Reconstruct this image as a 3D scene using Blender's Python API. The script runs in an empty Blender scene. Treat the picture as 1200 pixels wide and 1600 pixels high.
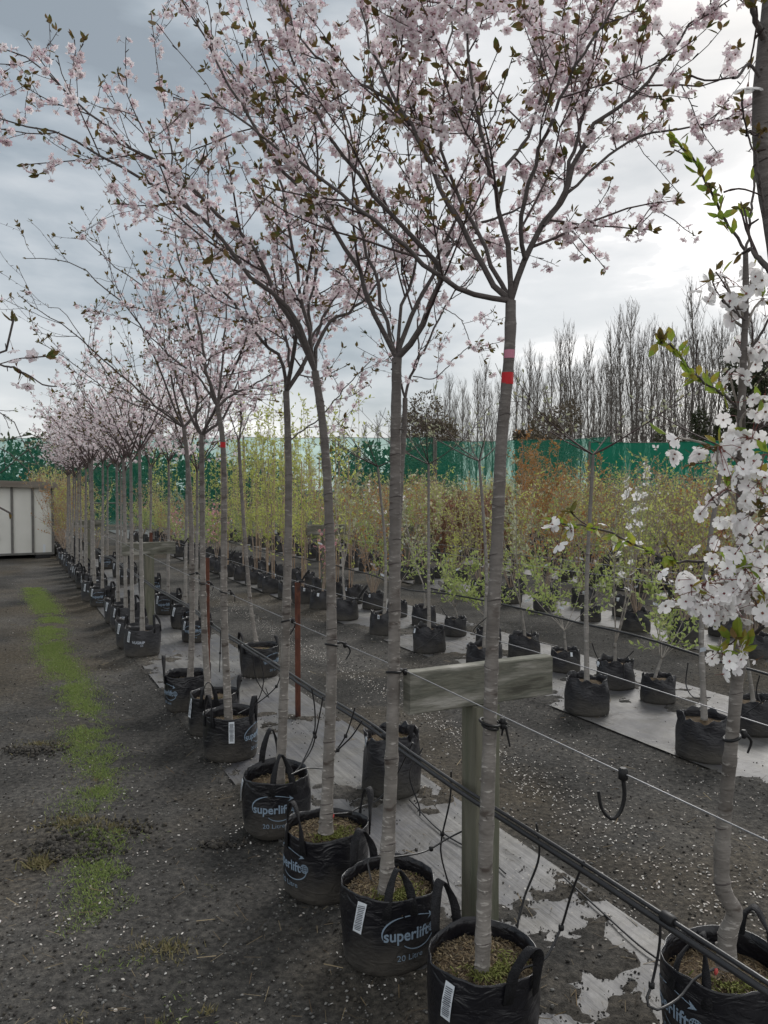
import bpy, math, random
import numpy as np
from mathutils import Vector
PI = math.pi
S = bpy.context.scene
COL = S.collection

# ------------------------------------------------------------------ camera, world, sun
CAMH, F, PITCH = 1.6, 1202.0, math.radians(1.67)
cam = bpy.data.cameras.new("camera"); camo = bpy.data.objects.new("camera", cam); COL.objects.link(camo)
camo.location = (0, 0, CAMH); camo.rotation_euler = (PI/2 - PITCH, 0, 0)
cam.sensor_fit = 'VERTICAL'; cam.sensor_height = 36; cam.lens = F/1600*36
cam.clip_start = 0.05; cam.clip_end = 3000
S.camera = camo

SUN_EL, SUN_AZ = math.radians(38), math.radians(28)      # bright part of the cloud: ahead and to the right
w = bpy.data.worlds.new("World"); S.world = w; w.use_nodes = True
nt = w.node_tree; nt.nodes.clear()
def N(t, **kw):
    n = nt.nodes.new(t)
    for k, v in kw.items(): setattr(n, k, v)
    return n
def L(a, b): nt.links.new(a, b)
wo = N('ShaderNodeOutputWorld'); bg = N('ShaderNodeBackground'); L(bg.outputs[0], wo.inputs[0])
sky = N('ShaderNodeTexSky', sky_type='NISHITA', sun_disc=False)
sky.sun_elevation = SUN_EL; sky.sun_rotation = SUN_AZ; sky.dust_density = 2
tc = N('ShaderNodeTexCoord'); mp = N('ShaderNodeMapping'); L(tc.outputs['Generated'], mp.inputs[0])
mp.inputs['Scale'].default_value = (1.5, 1.5, 4.2); mp.inputs['Location'].default_value = (0.35, 0.2, 0.6)
n1 = N('ShaderNodeTexNoise'); L(mp.outputs[0], n1.inputs[0]); n1.inputs['Scale'].default_value = 1.7
n1.inputs['Detail'].default_value = 7; n1.inputs['Roughness'].default_value = .52; n1.inputs['Distortion'].default_value = .25
sx = N('ShaderNodeSeparateXYZ'); L(tc.outputs['Generated'], sx.inputs[0])
def M(op, a, b=None, c=None, clamp=False):
    n = N('ShaderNodeMath', operation=op); n.use_clamp = clamp
    for i, v in enumerate((a, b, c)):
        if v is None: continue
        if isinstance(v, (int, float)): n.inputs[i].default_value = v
        else: L(v, n.inputs[i])
    return n.outputs[0]
# cloud cover is thicker overhead and to the left, thin and bright near the horizon and to the right
g = M('MULTIPLY_ADD', sx.outputs[0], .34, M('MULTIPLY_ADD', sx.outputs[2], -.72, .88))
mp2 = N('ShaderNodeMapping'); L(tc.outputs['Generated'], mp2.inputs[0]); mp2.inputs['Scale'].default_value = (2.2, 2.2, 8.5); mp2.inputs['Location'].default_value = (1.3, .4, .25)
n2 = N('ShaderNodeTexNoise'); L(mp2.outputs[0], n2.inputs[0]); n2.inputs['Scale'].default_value = 1.9; n2.inputs['Detail'].default_value = 6; n2.inputs['Roughness'].default_value = .5
noise_c = M('MULTIPLY_ADD', n2.outputs[0], 1.35, M('MULTIPLY_ADD', n1.outputs[0], 1.9, -1.70))
back = M('MULTIPLY', M('MAXIMUM', M('MULTIPLY', sx.outputs[1], -1), 0), .9)
over = M('MULTIPLY', M('MAXIMUM', M('SUBTRACT', sx.outputs[2], .55), 0), 1.6)
g2 = M('ADD', M('ADD', g, M('ADD', back, over)), noise_c, clamp=True)
cr = N('ShaderNodeValToRGB'); L(g2, cr.inputs[0])
els = cr.color_ramp.elements
els[0].position = 0.0; els[0].color = (1.30, 1.50, 1.66, 1)
els[1].position = 1.0; els[1].color = (4.75, 4.75, 4.72, 1)
for p, c in ((.20, (1.62, 1.86, 2.04, 1)), (.42, (2.3, 2.5, 2.65, 1)), (.62, (2.85, 3.0, 3.1, 1)), (.82, (3.15, 3.27, 3.35, 1)), (.94, (3.6, 3.67, 3.72, 1))):
    e = els.new(p); e.color = c
mx = N('ShaderNodeMixRGB'); mx.inputs[0].default_value = .93
L(sky.outputs[0], mx.inputs[1]); L(cr.outputs[0], mx.inputs[2]); L(mx.outputs[0], bg.inputs[0])
bg.inputs[1].default_value = .1
sun = bpy.data.lights.new("sun", 'SUN'); sun.energy = 1.15; sun.angle = math.radians(22); sun.color = (1, .97, .93)
suno = bpy.data.objects.new("sun", sun); COL.objects.link(suno)
sd = Vector((math.sin(SUN_AZ)*math.cos(SUN_EL), math.cos(SUN_AZ)*math.cos(SUN_EL), math.sin(SUN_EL)))
suno.rotation_euler = (-sd).to_track_quat('-Z', 'Y').to_euler()
S.view_settings.view_transform = 'Standard'; S.view_settings.look = 'None'
S.view_settings.exposure = 1.14; S.view_settings.gamma = 1
S.cycles.max_bounces = 6; S.cycles.transparent_max_bounces = 12

# ------------------------------------------------------------------ coordinate helpers
cF = np.array((0, math.cos(PITCH), -math.sin(PITCH))); cU = np.array((0, math.sin(PITCH), math.cos(PITCH))); cR = np.array((1., 0, 0))
C0 = np.array((0, 0, CAMH))
def P(px, py, d): return C0 + d*(cF + (px-600)/F*cR + (800-py)/F*cU)
def G(px, py, z=0.):
    r = cF + (px-600)/F*cR + (800-py)/F*cU
    return C0 + r*((z-CAMH)/r[2])
UR = np.array((-.442, .897)); VR = np.array((.897, .442))
def W(s, v, z=0.): q = s*UR+v*VR; return np.array((q[0], q[1], z))
def SV(x, y): return x*UR[0]+y*UR[1], x*VR[0]+y*VR[1]
def Ppath(lst, d0, d1=None):
    d1 = d0 if d1 is None else d1
    n = len(lst)
    return np.array([P(a[0], a[1], a[2] if len(a) > 2 else d0+(d1-d0)*i/max(1, n-1)) for i, a in enumerate(lst)])

# value noise
_rs = np.random.RandomState(5); _tab = _rs.rand(256, 256)
def vnoise(x, y):
    xi = np.floor(x).astype(int); yi = np.floor(y).astype(int); fx = x-xi; fy = y-yi
    fx = fx*fx*(3-2*fx); fy = fy*fy*(3-2*fy)
    a = _tab[xi % 256, yi % 256]; b = _tab[(xi+1) % 256, yi % 256]; c = _tab[xi % 256, (yi+1) % 256]; d = _tab[(xi+1) % 256, (yi+1) % 256]
    return (a*(1-fx)+b*fx)*(1-fy)+(c*(1-fx)+d*fx)*fy
def fbm(x, y, o=4):
    r = 0; a = .5
    for i in range(o): r = r+a*vnoise(x*2**i+17*i, y*2**i+31*i); a *= .5
    return r
def sstep(a, b, x): t = np.clip((x-a)/(b-a), 0, 1); return t*t*(3-2*t)

# ------------------------------------------------------------------ mesh builder
class MB:
    def __init__(s): s.v = []; s.f = []; s.n = 0
    def add(s, V, Fc, m=0):
        V = np.asarray(V, float).reshape(-1, 3); Fc = np.asarray(Fc, int)
        s.v.append(V); s.f.append((Fc+s.n, m if np.ndim(m) else np.full(len(Fc), m))); s.n += len(V)
    def build(s, name, mats, parent=None, origin=(0, 0, 0), smooth=True):
        me = s.mesh(name, mats, origin, smooth)
        o = bpy.data.objects.new(name, me); COL.objects.link(o)
        if parent is not None: o.parent = parent
        return o
    def mesh(s, name, mats, origin=(0, 0, 0), smooth=True):
        me = bpy.data.meshes.new(name)
        V = np.concatenate(s.v)-np.asarray(origin, float)
        loops = []; tot = []; mi = []
        for Fc, m in s.f:
            loops.append(Fc.ravel()); tot.append(np.full(len(Fc), Fc.shape[1])); mi.append(m)
        loops = np.concatenate(loops); tot = np.concatenate(tot); mi = np.concatenate(mi)
        me.vertices.add(len(V)); me.vertices.foreach_set('co', V.ravel())
        me.loops.add(len(loops)); me.loops.foreach_set('vertex_index', loops.astype(np.int32))
        st = np.concatenate(([0], np.cumsum(tot)[:-1]))
        me.polygons.add(len(tot)); me.polygons.foreach_set('loop_start', st.astype(np.int32)); me.polygons.foreach_set('loop_total', tot.astype(np.int32))
        me.polygons.foreach_set('material_index', mi.astype(np.int32))
        me.polygons.foreach_set('use_smooth', np.full(len(tot), smooth))
        for m in (mats if isinstance(mats, (list, tuple)) else [mats]): me.materials.append(m)
        me.update(calc_edges=True); me.validate()
        return me
    def box(s, c, size, ax=None, m=0):
        c = np.asarray(c, float); h = np.asarray(size, float)/2
        A = np.eye(3) if ax is None else np.asarray(ax, float)
        sg = np.array([(-1,-1,-1),(1,-1,-1),(1,1,-1),(-1,1,-1),(-1,-1,1),(1,-1,1),(1,1,1),(-1,1,1)])
        V = c+(sg*h)@A
        s.add(V, [(0,3,2,1),(4,5,6,7),(0,1,5,4),(1,2,6,5),(2,3,7,6),(3,0,4,7)], m)
    def tube(s, pts, rad, sides=6, m=0, cap=True):
        pts = np.asarray(pts, float); n = len(pts)
        rad = np.full(n, rad) if np.ndim(rad) == 0 else np.asarray(rad, float)
        T = np.gradient(pts, axis=0); T /= np.linalg.norm(T, axis=1)[:, None]+1e-12
        a = np.array((0, 0, 1.)) if abs(T[0][2]) < .9 else np.array((1., 0, 0))
        X = np.cross(T[0], a); X /= np.linalg.norm(X); Xs = [X]
        for i in range(1, n):
            X = X-T[i]*np.dot(X, T[i]); X /= np.linalg.norm(X)+1e-12; Xs.append(X)
        Xs = np.array(Xs); Ys = np.cross(T, Xs)
        th = np.arange(sides)*2*PI/sides
        ring = pts[:, None, :]+rad[:, None, None]*(np.cos(th)[None, :, None]*Xs[:, None, :]+np.sin(th)[None, :, None]*Ys[:, None, :])
        i = np.arange(n-1)[:, None]*sides; j = np.arange(sides)[None, :]; k = (j+1) % sides
        Fc = np.stack((i+j, i+k, i+sides+k, i+sides+j), -1).reshape(-1, 4)
        V = ring.reshape(-1, 3)
        s.add(V, Fc, m)
        if cap:
            for e, fl in ((0, True), (n-1, False)):
                c = np.vstack((ring[e], pts[e])); q = [(a_, (a_+1) % sides, sides) for a_ in range(sides)]
                if fl: q = [(b, a_, c_) for a_, b, c_ in q]
                s.add(c, q, m)
    def ribbon(s, pts, wd, width, thick, m=0):
        pts = np.asarray(pts, float); wd = np.asarray(wd, float); wd /= np.linalg.norm(wd, axis=1)[:, None]
        T = np.gradient(pts, axis=0); T /= np.linalg.norm(T, axis=1)[:, None]
        Nn = np.cross(T, wd); Nn /= np.linalg.norm(Nn, axis=1)[:, None]
        width = np.full(len(pts), width) if np.ndim(width) == 0 else np.asarray(width)
        a = wd*width[:, None]/2; b = Nn*thick/2
        V = np.stack((pts-a-b, pts+a-b, pts+a+b, pts-a+b), 1).reshape(-1, 3); n = len(pts)
        i = np.arange(n-1)[:, None]*4; j = np.arange(4)[None, :]; k = (j+1) % 4
        Fc = np.stack((i+j, i+k, i+4+k, i+4+j), -1).reshape(-1, 4)
        Fc = np.vstack((Fc, [(3, 2, 1, 0)], [(4*n-4, 4*n-3, 4*n-2, 4*n-1)])); s.add(V, Fc, m)
    def inst(s, tv, tf, tm, pos, Z, scale, rng, roll=None, side=None):
        """copies of a template (z = facing axis) at pos, facing Z"""
        n = len(pos)
        if n == 0: return
        Z = Z/(np.linalg.norm(Z, axis=1)[:, None]+1e-9)
        a = rng.normal(size=(n, 3)) if side is None else side
        X = a-Z*np.sum(a*Z, 1)[:, None]; X /= np.linalg.norm(X, axis=1)[:, None]+1e-9
        Y = np.cross(Z, X)
        sc = np.broadcast_to(np.asarray(scale, float), (n,))[:, None, None]
        tv = np.asarray(tv, float)
        V = pos[:, None, :]+sc*(tv[None, :, 0, None]*X[:, None]+tv[None, :, 1, None]*Y[:, None]+tv[None, :, 2, None]*Z[:, None])
        V = V.reshape(-1, 3); off = (np.arange(n)*len(tv))[:, None, None]
        tf = np.asarray(tf); Fc = (tf[None]+off).reshape(-1, tf.shape[1])
        s.add(V, Fc, np.tile(np.asarray(tm), n) if np.ndim(tm) else np.full(len(Fc), tm))

def tag(o, label=None, cat=None, group=None, kind=None):
    if label: o['label'] = label
    if cat: o['category'] = cat
    if group: o['group'] = group
    if kind: o['kind'] = kind
    return o
def empty(name, loc=(0, 0, 0), rz=0):
    o = bpy.data.objects.new(name, None); COL.objects.link(o); o.location = tuple(float(c) for c in loc); o.rotation_euler = (0, 0, rz)
    o.empty_display_size = .2; return o
def copy_tree(o, parent=None):
    c = o.copy(); COL.objects.link(c)
    if parent is not None: c.parent = parent
    for ch in list(o.children): copy_tree(ch, c)
    return c

# ------------------------------------------------------------------ materials
MAT = {}
def mat(name, cols, rough=.8, scale=0, bump=0, bscale=60, island=False, detail=5, trans=0, spec=.3, stretch=None, metal=0, sheen=0):
    """cols: one colour or a list blended by noise (or per island)"""
    m = bpy.data.materials.new(name); m.use_nodes = True; t = m.node_tree
    b = t.nodes['Principled BSDF']; b.inputs['Roughness'].default_value = rough; b.inputs['Metallic'].default_value = metal
    b.inputs['Specular IOR Level'].default_value = spec
    if not isinstance(cols, list): cols = [cols]
    out = None
    co = t.nodes.new('ShaderNodeTexCoord'); mpn = t.nodes.new('ShaderNodeMapping'); t.links.new(co.outputs['Object'], mpn.inputs[0])
    if stretch: mpn.inputs['Scale'].default_value = stretch
    if len(cols) > 1:
        r = t.nodes.new('ShaderNodeValToRGB'); e = r.color_ramp.elements
        n = len(cols); lo, hi = (0, 1) if island else (.32, .68)
        e[0].position = lo; e[0].color = (*cols[0], 1); e[1].position = hi; e[1].color = (*cols[-1], 1)
        for i in range(1, n-1):
            q = e.new(lo+(hi-lo)*i/(n-1)); q.color = (*cols[i], 1)
        if island:
            gg = t.nodes.new('ShaderNodeNewGeometry'); t.links.new(gg.outputs['Random Per Island'], r.inputs[0])
        else:
            no = t.nodes.new('ShaderNodeTexNoise'); no.inputs['Scale'].default_value = scale or 10; no.inputs['Detail'].default_value = detail
            t.links.new(mpn.outputs[0], no.inputs[0]); t.links.new(no.outputs[0], r.inputs[0])
        out = r.outputs[0]; t.links.new(out, b.inputs['Base Color'])
    else: b.inputs['Base Color'].default_value = (*cols[0], 1)
    if bump:
        no = t.nodes.new('ShaderNodeTexNoise'); no.inputs['Scale'].default_value = bscale; no.inputs['Detail'].default_value = 5
        t.links.new(mpn.outputs[0], no.inputs[0])
        bp = t.nodes.new('ShaderNodeBump'); bp.inputs['Strength'].default_value = min(1, bump); bp.inputs['Distance'].default_value = .01*max(1, bump)
        t.links.new(no.outputs[0], bp.inputs['Height']); t.links.new(bp.outputs[0], b.inputs['Normal'])
    if trans:
        tr = t.nodes.new('ShaderNodeBsdfTranslucent'); ms = t.nodes.new('ShaderNodeMixShader'); ms.inputs[0].default_value = trans
        if out: t.links.new(out, tr.inputs[0])
        else: tr.inputs[0].default_value = (*cols[0], 1)
        t.links.new(b.outputs[0], ms.inputs[1]); t.links.new(tr.outputs[0], ms.inputs[2])
        t.links.new(ms.outputs[0], t.nodes['Material Output'].inputs[0])
    MAT[name] = m; return m
mat('petal_pink', [(.70,.50,.57), (.89,.81,.83), (.95,.91,.92), (.92,.86,.87), (.85,.73,.77)], .7, island=True, trans=.42, spec=.1)
mat('petal_white', [(.86,.84,.84), (.93,.93,.92), (.90,.87,.88)], .7, island=True, trans=.35, spec=.1)
mat('calyx', [(.16,.045,.055), (.22,.08,.07), (.13,.07,.035)], .7, island=True, spec=.1)
mat('bud', [(.55,.16,.25), (.62,.30,.38)], .7, island=True, trans=.2, spec=.1)
mat('leaf_bronze', [(.10,.085,.025), (.16,.10,.035), (.09,.11,.03), (.20,.11,.045)], .6, island=True, trans=.35, spec=.25)
mat('leaf_lime', [(.26,.33,.04), (.20,.30,.05), (.32,.34,.05), (.30,.22,.05)], .55, island=True, trans=.45)
mat('leaf_green', [(.26,.34,.10), (.37,.45,.14), (.30,.38,.12), (.44,.46,.20)], .55, island=True, trans=.4)
mat('leaf_grey', [(.34,.37,.24), (.46,.47,.33), (.29,.31,.20), (.38,.34,.22)], .6, island=True, trans=.35)
mat('leaf_yellow', [(.42,.47,.12), (.53,.54,.17), (.34,.41,.12)], .55, island=True, trans=.45)
mat('leaf_orange', [(.36,.17,.06), (.46,.23,.08), (.28,.15,.06), (.34,.26,.10)], .7, island=True, trans=.3)
mat('leaf_red', [(.22,.11,.07), (.28,.15,.10), (.18,.14,.08)], .6, island=True, trans=.25)
mat('leaf_dark', [(.030,.040,.018), (.045,.055,.025), (.055,.05,.03)], .7, island=True, trans=.15)
mat('leaf_far', [(.05,.075,.03), (.07,.10,.04), (.08,.09,.045)], .8, island=True)
mat('leaf_brown', [(.12,.095,.065), (.15,.12,.085), (.10,.09,.06)], .8, island=True)
mat('petal_cream', [(.62,.58,.38), (.72,.68,.48), (.55,.47,.30)], .7, island=True, trans=.3)
mat('petal_rose', [(.55,.24,.28), (.66,.40,.42), (.48,.16,.20)], .7, island=True, trans=.3)
mat('twig_dark', [(.060,.042,.042), (.10,.075,.07)], .75, 30, .4, 90)
mat('twig_grey', [(.22,.20,.175), (.34,.31,.28)], .8, 25, .4, 90)
mat('twig_tan', [(.26,.20,.155), (.38,.31,.25)], .8, 25, .3, 90)
mat('poplar_bark', [(.135,.12,.105), (.20,.18,.16)], .9, 3)
mat('bamboo', [(.40,.27,.17), (.50,.36,.24)], .6, 20, .3, 60)
mat('rust', [(.075,.030,.022), (.13,.05,.032), (.055,.028,.024)], .85, 18, .5, 80, stretch=(1,1,.4))
mat('rubber', [(.010,.010,.011)], .55, spec=.4)
mat('pipe', [(.016,.016,.018), (.03,.03,.032)], .38, 6, .1, 30, spec=.5)
mat('wire', [(.26,.26,.27)], .45, metal=.5)
mat('wood_grey', [(.085,.083,.06), (.16,.155,.12), (.12,.125,.09), (.22,.21,.175)], .85, 9, .6, 60, detail=10, stretch=(1,1,.12))
mat('wood_beam', [(.07,.068,.055), (.15,.148,.12), (.115,.116,.095), (.20,.195,.165), (.31,.30,.27)], .85, 13, .6, 50, detail=12, stretch=(.30,.30,1.4))
mat('tag_white', [(.62,.66,.70)], .5)
mat('tag_ink', [(.10,.11,.13)], .6)
mat('print_blue', [(.22,.29,.37)], .6)
mat('print_white', [(.42,.46,.52)], .6)
mat('strap', [(.010,.010,.012), (.022,.022,.025)], .7, 60, .6, 220)
mat('red_paint', [(.48,.015,.02)], .5)
mat('pink_paint', [(.50,.20,.27)], .6)
mat('red_cap', [(.55,.10,.09)], .5)
mat('potting_mix', [(.045,.032,.022), (.10,.07,.04), (.06,.045,.03)], .95, 60, 1, 120)
mat('bark_chip', [(.11,.075,.042), (.19,.145,.08), (.06,.042,.028), (.26,.21,.13), (.035,.028,.022), (.09,.07,.045)], .9, island=True)
mat('moss', [(.12,.14,.03), (.16,.17,.05), (.10,.10,.03)], .9, island=True)
mat('pebble', [(.10,.10,.095), (.16,.155,.145), (.24,.235,.22), (.13,.13,.125), (.075,.073,.07)], .8, island=True)
mat('petal_fallen', [(.42,.39,.35), (.58,.56,.53), (.26,.23,.19), (.48,.43,.40)], .8, island=True)
mat('crumb', [(.028,.026,.024), (.045,.042,.037), (.07,.063,.052)], .95, island=True)
mat('grass', [(.13,.20,.05), (.20,.28,.075), (.28,.31,.12), (.15,.22,.06)], .7, island=True, trans=.3)
mat('grass_dry', [(.17,.14,.07), (.22,.19,.10), (.12,.12,.045)], .8, island=True)
mat('shed_white', [(.60,.60,.56), (.68,.68,.64)], .55, 2, .1, 6)
mat('shed_frame', [(.12,.12,.115), (.17,.165,.155)], .8, 8, .3, 30)
mat('shed_wood', [(.15,.13,.11), (.24,.22,.19)], .9, 6, .5, 30, stretch=(.2, 1, 1))
mat('net_post', [(.10,.10,.09), (.16,.15,.13)], .8, 5)
mat('black_pot', [(.014,.014,.016), (.024,.024,.026)], .5, 15, .2, 25, spec=.4)

def bark(name, c0, c1, c2, zs=34):
    m = bpy.data.materials.new(name); m.use_nodes = True; t = m.node_tree; b = t.nodes['Principled BSDF']
    b.inputs['Roughness'].default_value = .72; b.inputs['Specular IOR Level'].default_value = .25
    co = t.nodes.new('ShaderNodeTexCoord')
    def noise(sc, stretch, det=6):
        mpn = t.nodes.new('ShaderNodeMapping'); mpn.inputs['Scale'].default_value = stretch; t.links.new(co.outputs['Object'], mpn.inputs[0])
        n = t.nodes.new('ShaderNodeTexNoise'); n.inputs['Scale'].default_value = sc; n.inputs['Detail'].default_value = det
        t.links.new(mpn.outputs[0], n.inputs[0]); return n.outputs[0]
    a = noise(9, (1, 1, 1.6), 8); r = t.nodes.new('ShaderNodeValToRGB'); e = r.color_ramp.elements
    e[0].position = .33; e[0].color = (*c0, 1); e[1].position = .68; e[1].color = (*c1, 1); t.links.new(a, r.inputs[0])
    l = noise(zs, (.75, .75, 2.6), 5); r2 = t.nodes.new('ShaderNodeValToRGB'); e = r2.color_ramp.elements
    e[0].position = .60; e[0].color = (0, 0, 0, 1); e[1].position = .66; e[1].color = (1, 1, 1, 1); t.links.new(l, r2.inputs[0])
    mxn = t.nodes.new('ShaderNodeMixRGB'); mxn.inputs[2].default_value = (*c2, 1); t.links.new(r2.outputs[0], mxn.inputs[0]); t.links.new(r.outputs[0], mxn.inputs[1])
    # dark scars
    d = noise(9, (1, 1, 2.6), 4); r3 = t.nodes.new('ShaderNodeValToRGB'); e = r3.color_ramp.elements
    e[0].position = .60; e[0].color = (1, 1, 1, 1); e[1].position = .68; e[1].color = (.45, .40, .38, 1); t.links.new(d, r3.inputs[0])
    mm = t.nodes.new('ShaderNodeMixRGB'); mm.blend_type = 'MULTIPLY'; mm.inputs[0].default_value = 1
    t.links.new(mxn.outputs[0], mm.inputs[1]); t.links.new(r3.outputs[0], mm.inputs[2]); 
    # backlight shade painted in: bark colour darkens with height towards the fork
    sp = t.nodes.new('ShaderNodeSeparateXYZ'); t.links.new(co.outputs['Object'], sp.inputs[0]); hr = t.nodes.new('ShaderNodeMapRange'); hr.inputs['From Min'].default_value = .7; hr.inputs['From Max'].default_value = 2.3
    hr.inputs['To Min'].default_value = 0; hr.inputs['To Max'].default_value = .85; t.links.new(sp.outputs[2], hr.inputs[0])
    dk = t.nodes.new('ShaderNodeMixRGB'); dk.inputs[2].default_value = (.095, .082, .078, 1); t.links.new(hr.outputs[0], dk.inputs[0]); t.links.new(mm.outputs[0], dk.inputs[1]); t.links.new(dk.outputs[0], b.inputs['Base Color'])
    bp = t.nodes.new('ShaderNodeBump'); bp.inputs['Strength'].default_value = .6; bp.inputs['Distance'].default_value = .008
    t.links.new(l, bp.inputs['Height']); t.links.new(bp.outputs[0], b.inputs['Normal'])
    MAT[name] = m
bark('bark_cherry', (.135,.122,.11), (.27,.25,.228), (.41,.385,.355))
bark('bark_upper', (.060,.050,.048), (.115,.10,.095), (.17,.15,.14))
bark('bark_far', (.20,.19,.175), (.31,.29,.27), (.38,.365,.34), 20)

def bag_material(name, top, dusty, hz=.27, rough=.36):
    m = bpy.data.materials.new(name); m.use_nodes = True; t = m.node_tree; b = t.nodes['Principled BSDF']
    co = t.nodes.new('ShaderNodeTexCoord'); sp = t.nodes.new('ShaderNodeSeparateXYZ'); t.links.new(co.outputs['Object'], sp.inputs[0])
    no = t.nodes.new('ShaderNodeTexNoise'); no.inputs['Scale'].default_value = 9; no.inputs['Detail'].default_value = 7; t.links.new(co.outputs['Object'], no.inputs[0])
    # splashed mud and dust sits on the lower part of the plastic
    m1 = t.nodes.new('ShaderNodeMath'); m1.operation = 'MULTIPLY_ADD'; t.links.new(sp.outputs[2], m1.inputs[0]); m1.inputs[1].default_value = -1/hz; m1.inputs[2].default_value = .42
    m2 = t.nodes.new('ShaderNodeMath'); m2.operation = 'MULTIPLY_ADD'; t.links.new(no.outputs[0], m2.inputs[0]); m2.inputs[1].default_value = 1.1; t.links.new(m1.outputs[0], m2.inputs[2])
    r = t.nodes.new('ShaderNodeValToRGB'); e = r.color_ramp.elements
    e[0].position = .45; e[0].color = (*top, 1); e[1].position = 1.05 if False else 1.0; e[1].color = (*dusty, 1); q = e.new(.72); q.color = (*[(a+c)*.42 for a, c in zip(top, dusty)], 1)
    t.links.new(m2.outputs[0], r.inputs[0]); t.links.new(r.outputs[0], b.inputs['Base Color'])
    rr = t.nodes.new('ShaderNodeMapRange'); rr.inputs['From Min'].default_value = .3; rr.inputs['From Max'].default_value = .95
    rr.inputs['To Min'].default_value = rough; rr.inputs['To Max'].default_value = .85; t.links.new(m2.outputs[0], rr.inputs[0]); t.links.new(rr.outputs[0], b.inputs['Roughness'])
    mpn = t.nodes.new('ShaderNodeMapping'); mpn.inputs['Scale'].default_value = (1, 1, 2.2); t.links.new(co.outputs['Object'], mpn.inputs[0])
    n2 = t.nodes.new('ShaderNodeTexNoise'); n2.inputs['Scale'].default_value = 14; n2.inputs['Detail'].default_value = 3; n2.inputs['Distortion'].default_value = 1.2; t.links.new(mpn.outputs[0], n2.inputs[0])
    bp = t.nodes.new('ShaderNodeBump'); bp.inputs['Strength'].default_value = .55; bp.inputs['Distance'].default_value = .014
    t.links.new(n2.outputs[0], bp.inputs['Height']); t.links.new(bp.outputs[0], b.inputs['Normal'])
    MAT[name] = m
bag_material('bag_super', (.009,.009,.012), (.060,.054,.046), .27, .30)
bag_material('bag_plain', (.017,.017,.021), (.065,.060,.052), .31, .38)
bag_material('bag_grip', (.026,.026,.030), (.070,.064,.056), .27, .5)

# ------------------------------------------------------------------ ground, weed mats, grass, gravel, petals
MATS = [(1.10, 2.08, .43, 1), (3.60, 5.0, .34, 2), (6.2, 7.15, .3, 3), (8.8, 9.7, .3, 4), (11.4, 12.3, .3, 5)]
def hgt(x, y):
    s, v = SV(x, y)
    z = .018*(fbm(x*.7+9, y*.7, 3)-.44)+.012*(fbm(x*5, y*5, 3)-.44)
    z = z-.022*np.exp(-((v+.35)/.28)**2)-.02*np.exp(-((v-.85)/.13)**2)*sstep(2, 5, s)-.02
    # torn clod of turf at the near left
    tx, ty = G(130, 1305)[:2]
    z = z+.045*np.exp(-(((x-tx)/.30)**2+((y-ty)/.13)**2))*(.4+1.2*fbm(x*14, y*14, 3))
    tx, ty = G(40, 1170)[:2]
    z = z+.02*np.exp(-(((x-tx)/.30)**2+((y-ty)/.08)**2))*(.4+1.2*fbm(x*14, y*14, 3))
    for a, b, th, k in MATS:
        inn = sstep(a-.12, a+.02, v)*sstep(b+.06, b-.02, v)
        nz = fbm(x*1.5+3*k, y*1.5+7*k, 4)+.30*(fbm(x*9, y*9, 2)-.37)+.16*(fbm(x*27, y*27, 2)-.37)
        edge = .20*np.exp(-((v-a)/.14)**2)+(.0 if k > 1 else .05)*np.exp(-((v-b)/.10)**2)
        near = 0
        bury = sstep(-.03, .05, nz+edge+near-(.63 if k > 1 else .655-.05*sstep(2.0, 1.5, s)))
        z = z*(1-inn)+inn*(-.009+.020*bury+.006*(fbm(x*12, y*12, 2)-.37)*bury)
    return z
def axis(lo, hi, step, far0, far1):
    a = np.arange(lo, hi, step)
    left = lo-np.cumsum(np.geomspace(step*1.5, (lo-far0)*.35, 26)); left = left[left > far0]
    right = hi+np.cumsum(np.geomspace(step*1.5, (far1-hi)*.35, 26)); right = right[right < far1]
    return np.concatenate(([far0], left[::-1], a, right, [far1]))
xs = axis(-4.4, 4.6, .022, -900, 900); ys = axis(1.5, 9.5, .022, -300, 1800)
X, Y = np.meshgrid(xs, ys); Z = hgt(X, Y); far = np.hypot(X, Y) > 30; Z[far] = -.02
mb = MB(); nx = len(xs); i, j = np.meshgrid(np.arange(nx-1), np.arange(len(ys)-1)); q = (j*nx+i).ravel()
mb.add(np.stack((X, Y, Z), -1), np.stack((q, q+1, q+nx+1, q+nx), -1))
m = bpy.data.materials.new('soil'); m.use_nodes = True; t = m.node_tree; b = t.nodes['Principled BSDF']; b.inputs['Roughness'].default_value = .95; b.inputs['Specular IOR Level'].default_value = .12
gp = t.nodes.new('ShaderNodeNewGeometry'); pos = gp.outputs['Position']
def tn(sc, det=6, rough=.6):
    n = t.nodes.new('ShaderNodeTexNoise'); n.inputs['Scale'].default_value = sc; n.inputs['Detail'].default_value = det; n.inputs['Roughness'].default_value = rough
    t.links.new(pos, n.inputs[0]); return n.outputs[0]
def ramp(src, stops):
    r = t.nodes.new('ShaderNodeValToRGB'); e = r.color_ramp.elements
    e[0].position, e[0].color = stops[0][0], (*stops[0][1], 1); e[1].position, e[1].color = stops[-1][0], (*stops[-1][1], 1)
    for p, c in stops[1:-1]: qq = e.new(p); qq.color = (*c, 1)
    t.links.new(src, r.inputs[0]); return r.outputs[0]
def tmix(f, a, c, mode='MIX'):
    n = t.nodes.new('ShaderNodeMixRGB'); n.blend_type = mode
    for k, v in enumerate((f, a, c)):
        if isinstance(v, tuple): n.inputs[k].default_value = (*v, 1)
        elif isinstance(v, (int, float)): n.inputs[k].default_value = v
        else: t.links.new(v, n.inputs[k])
    return n.outputs[0]
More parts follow.
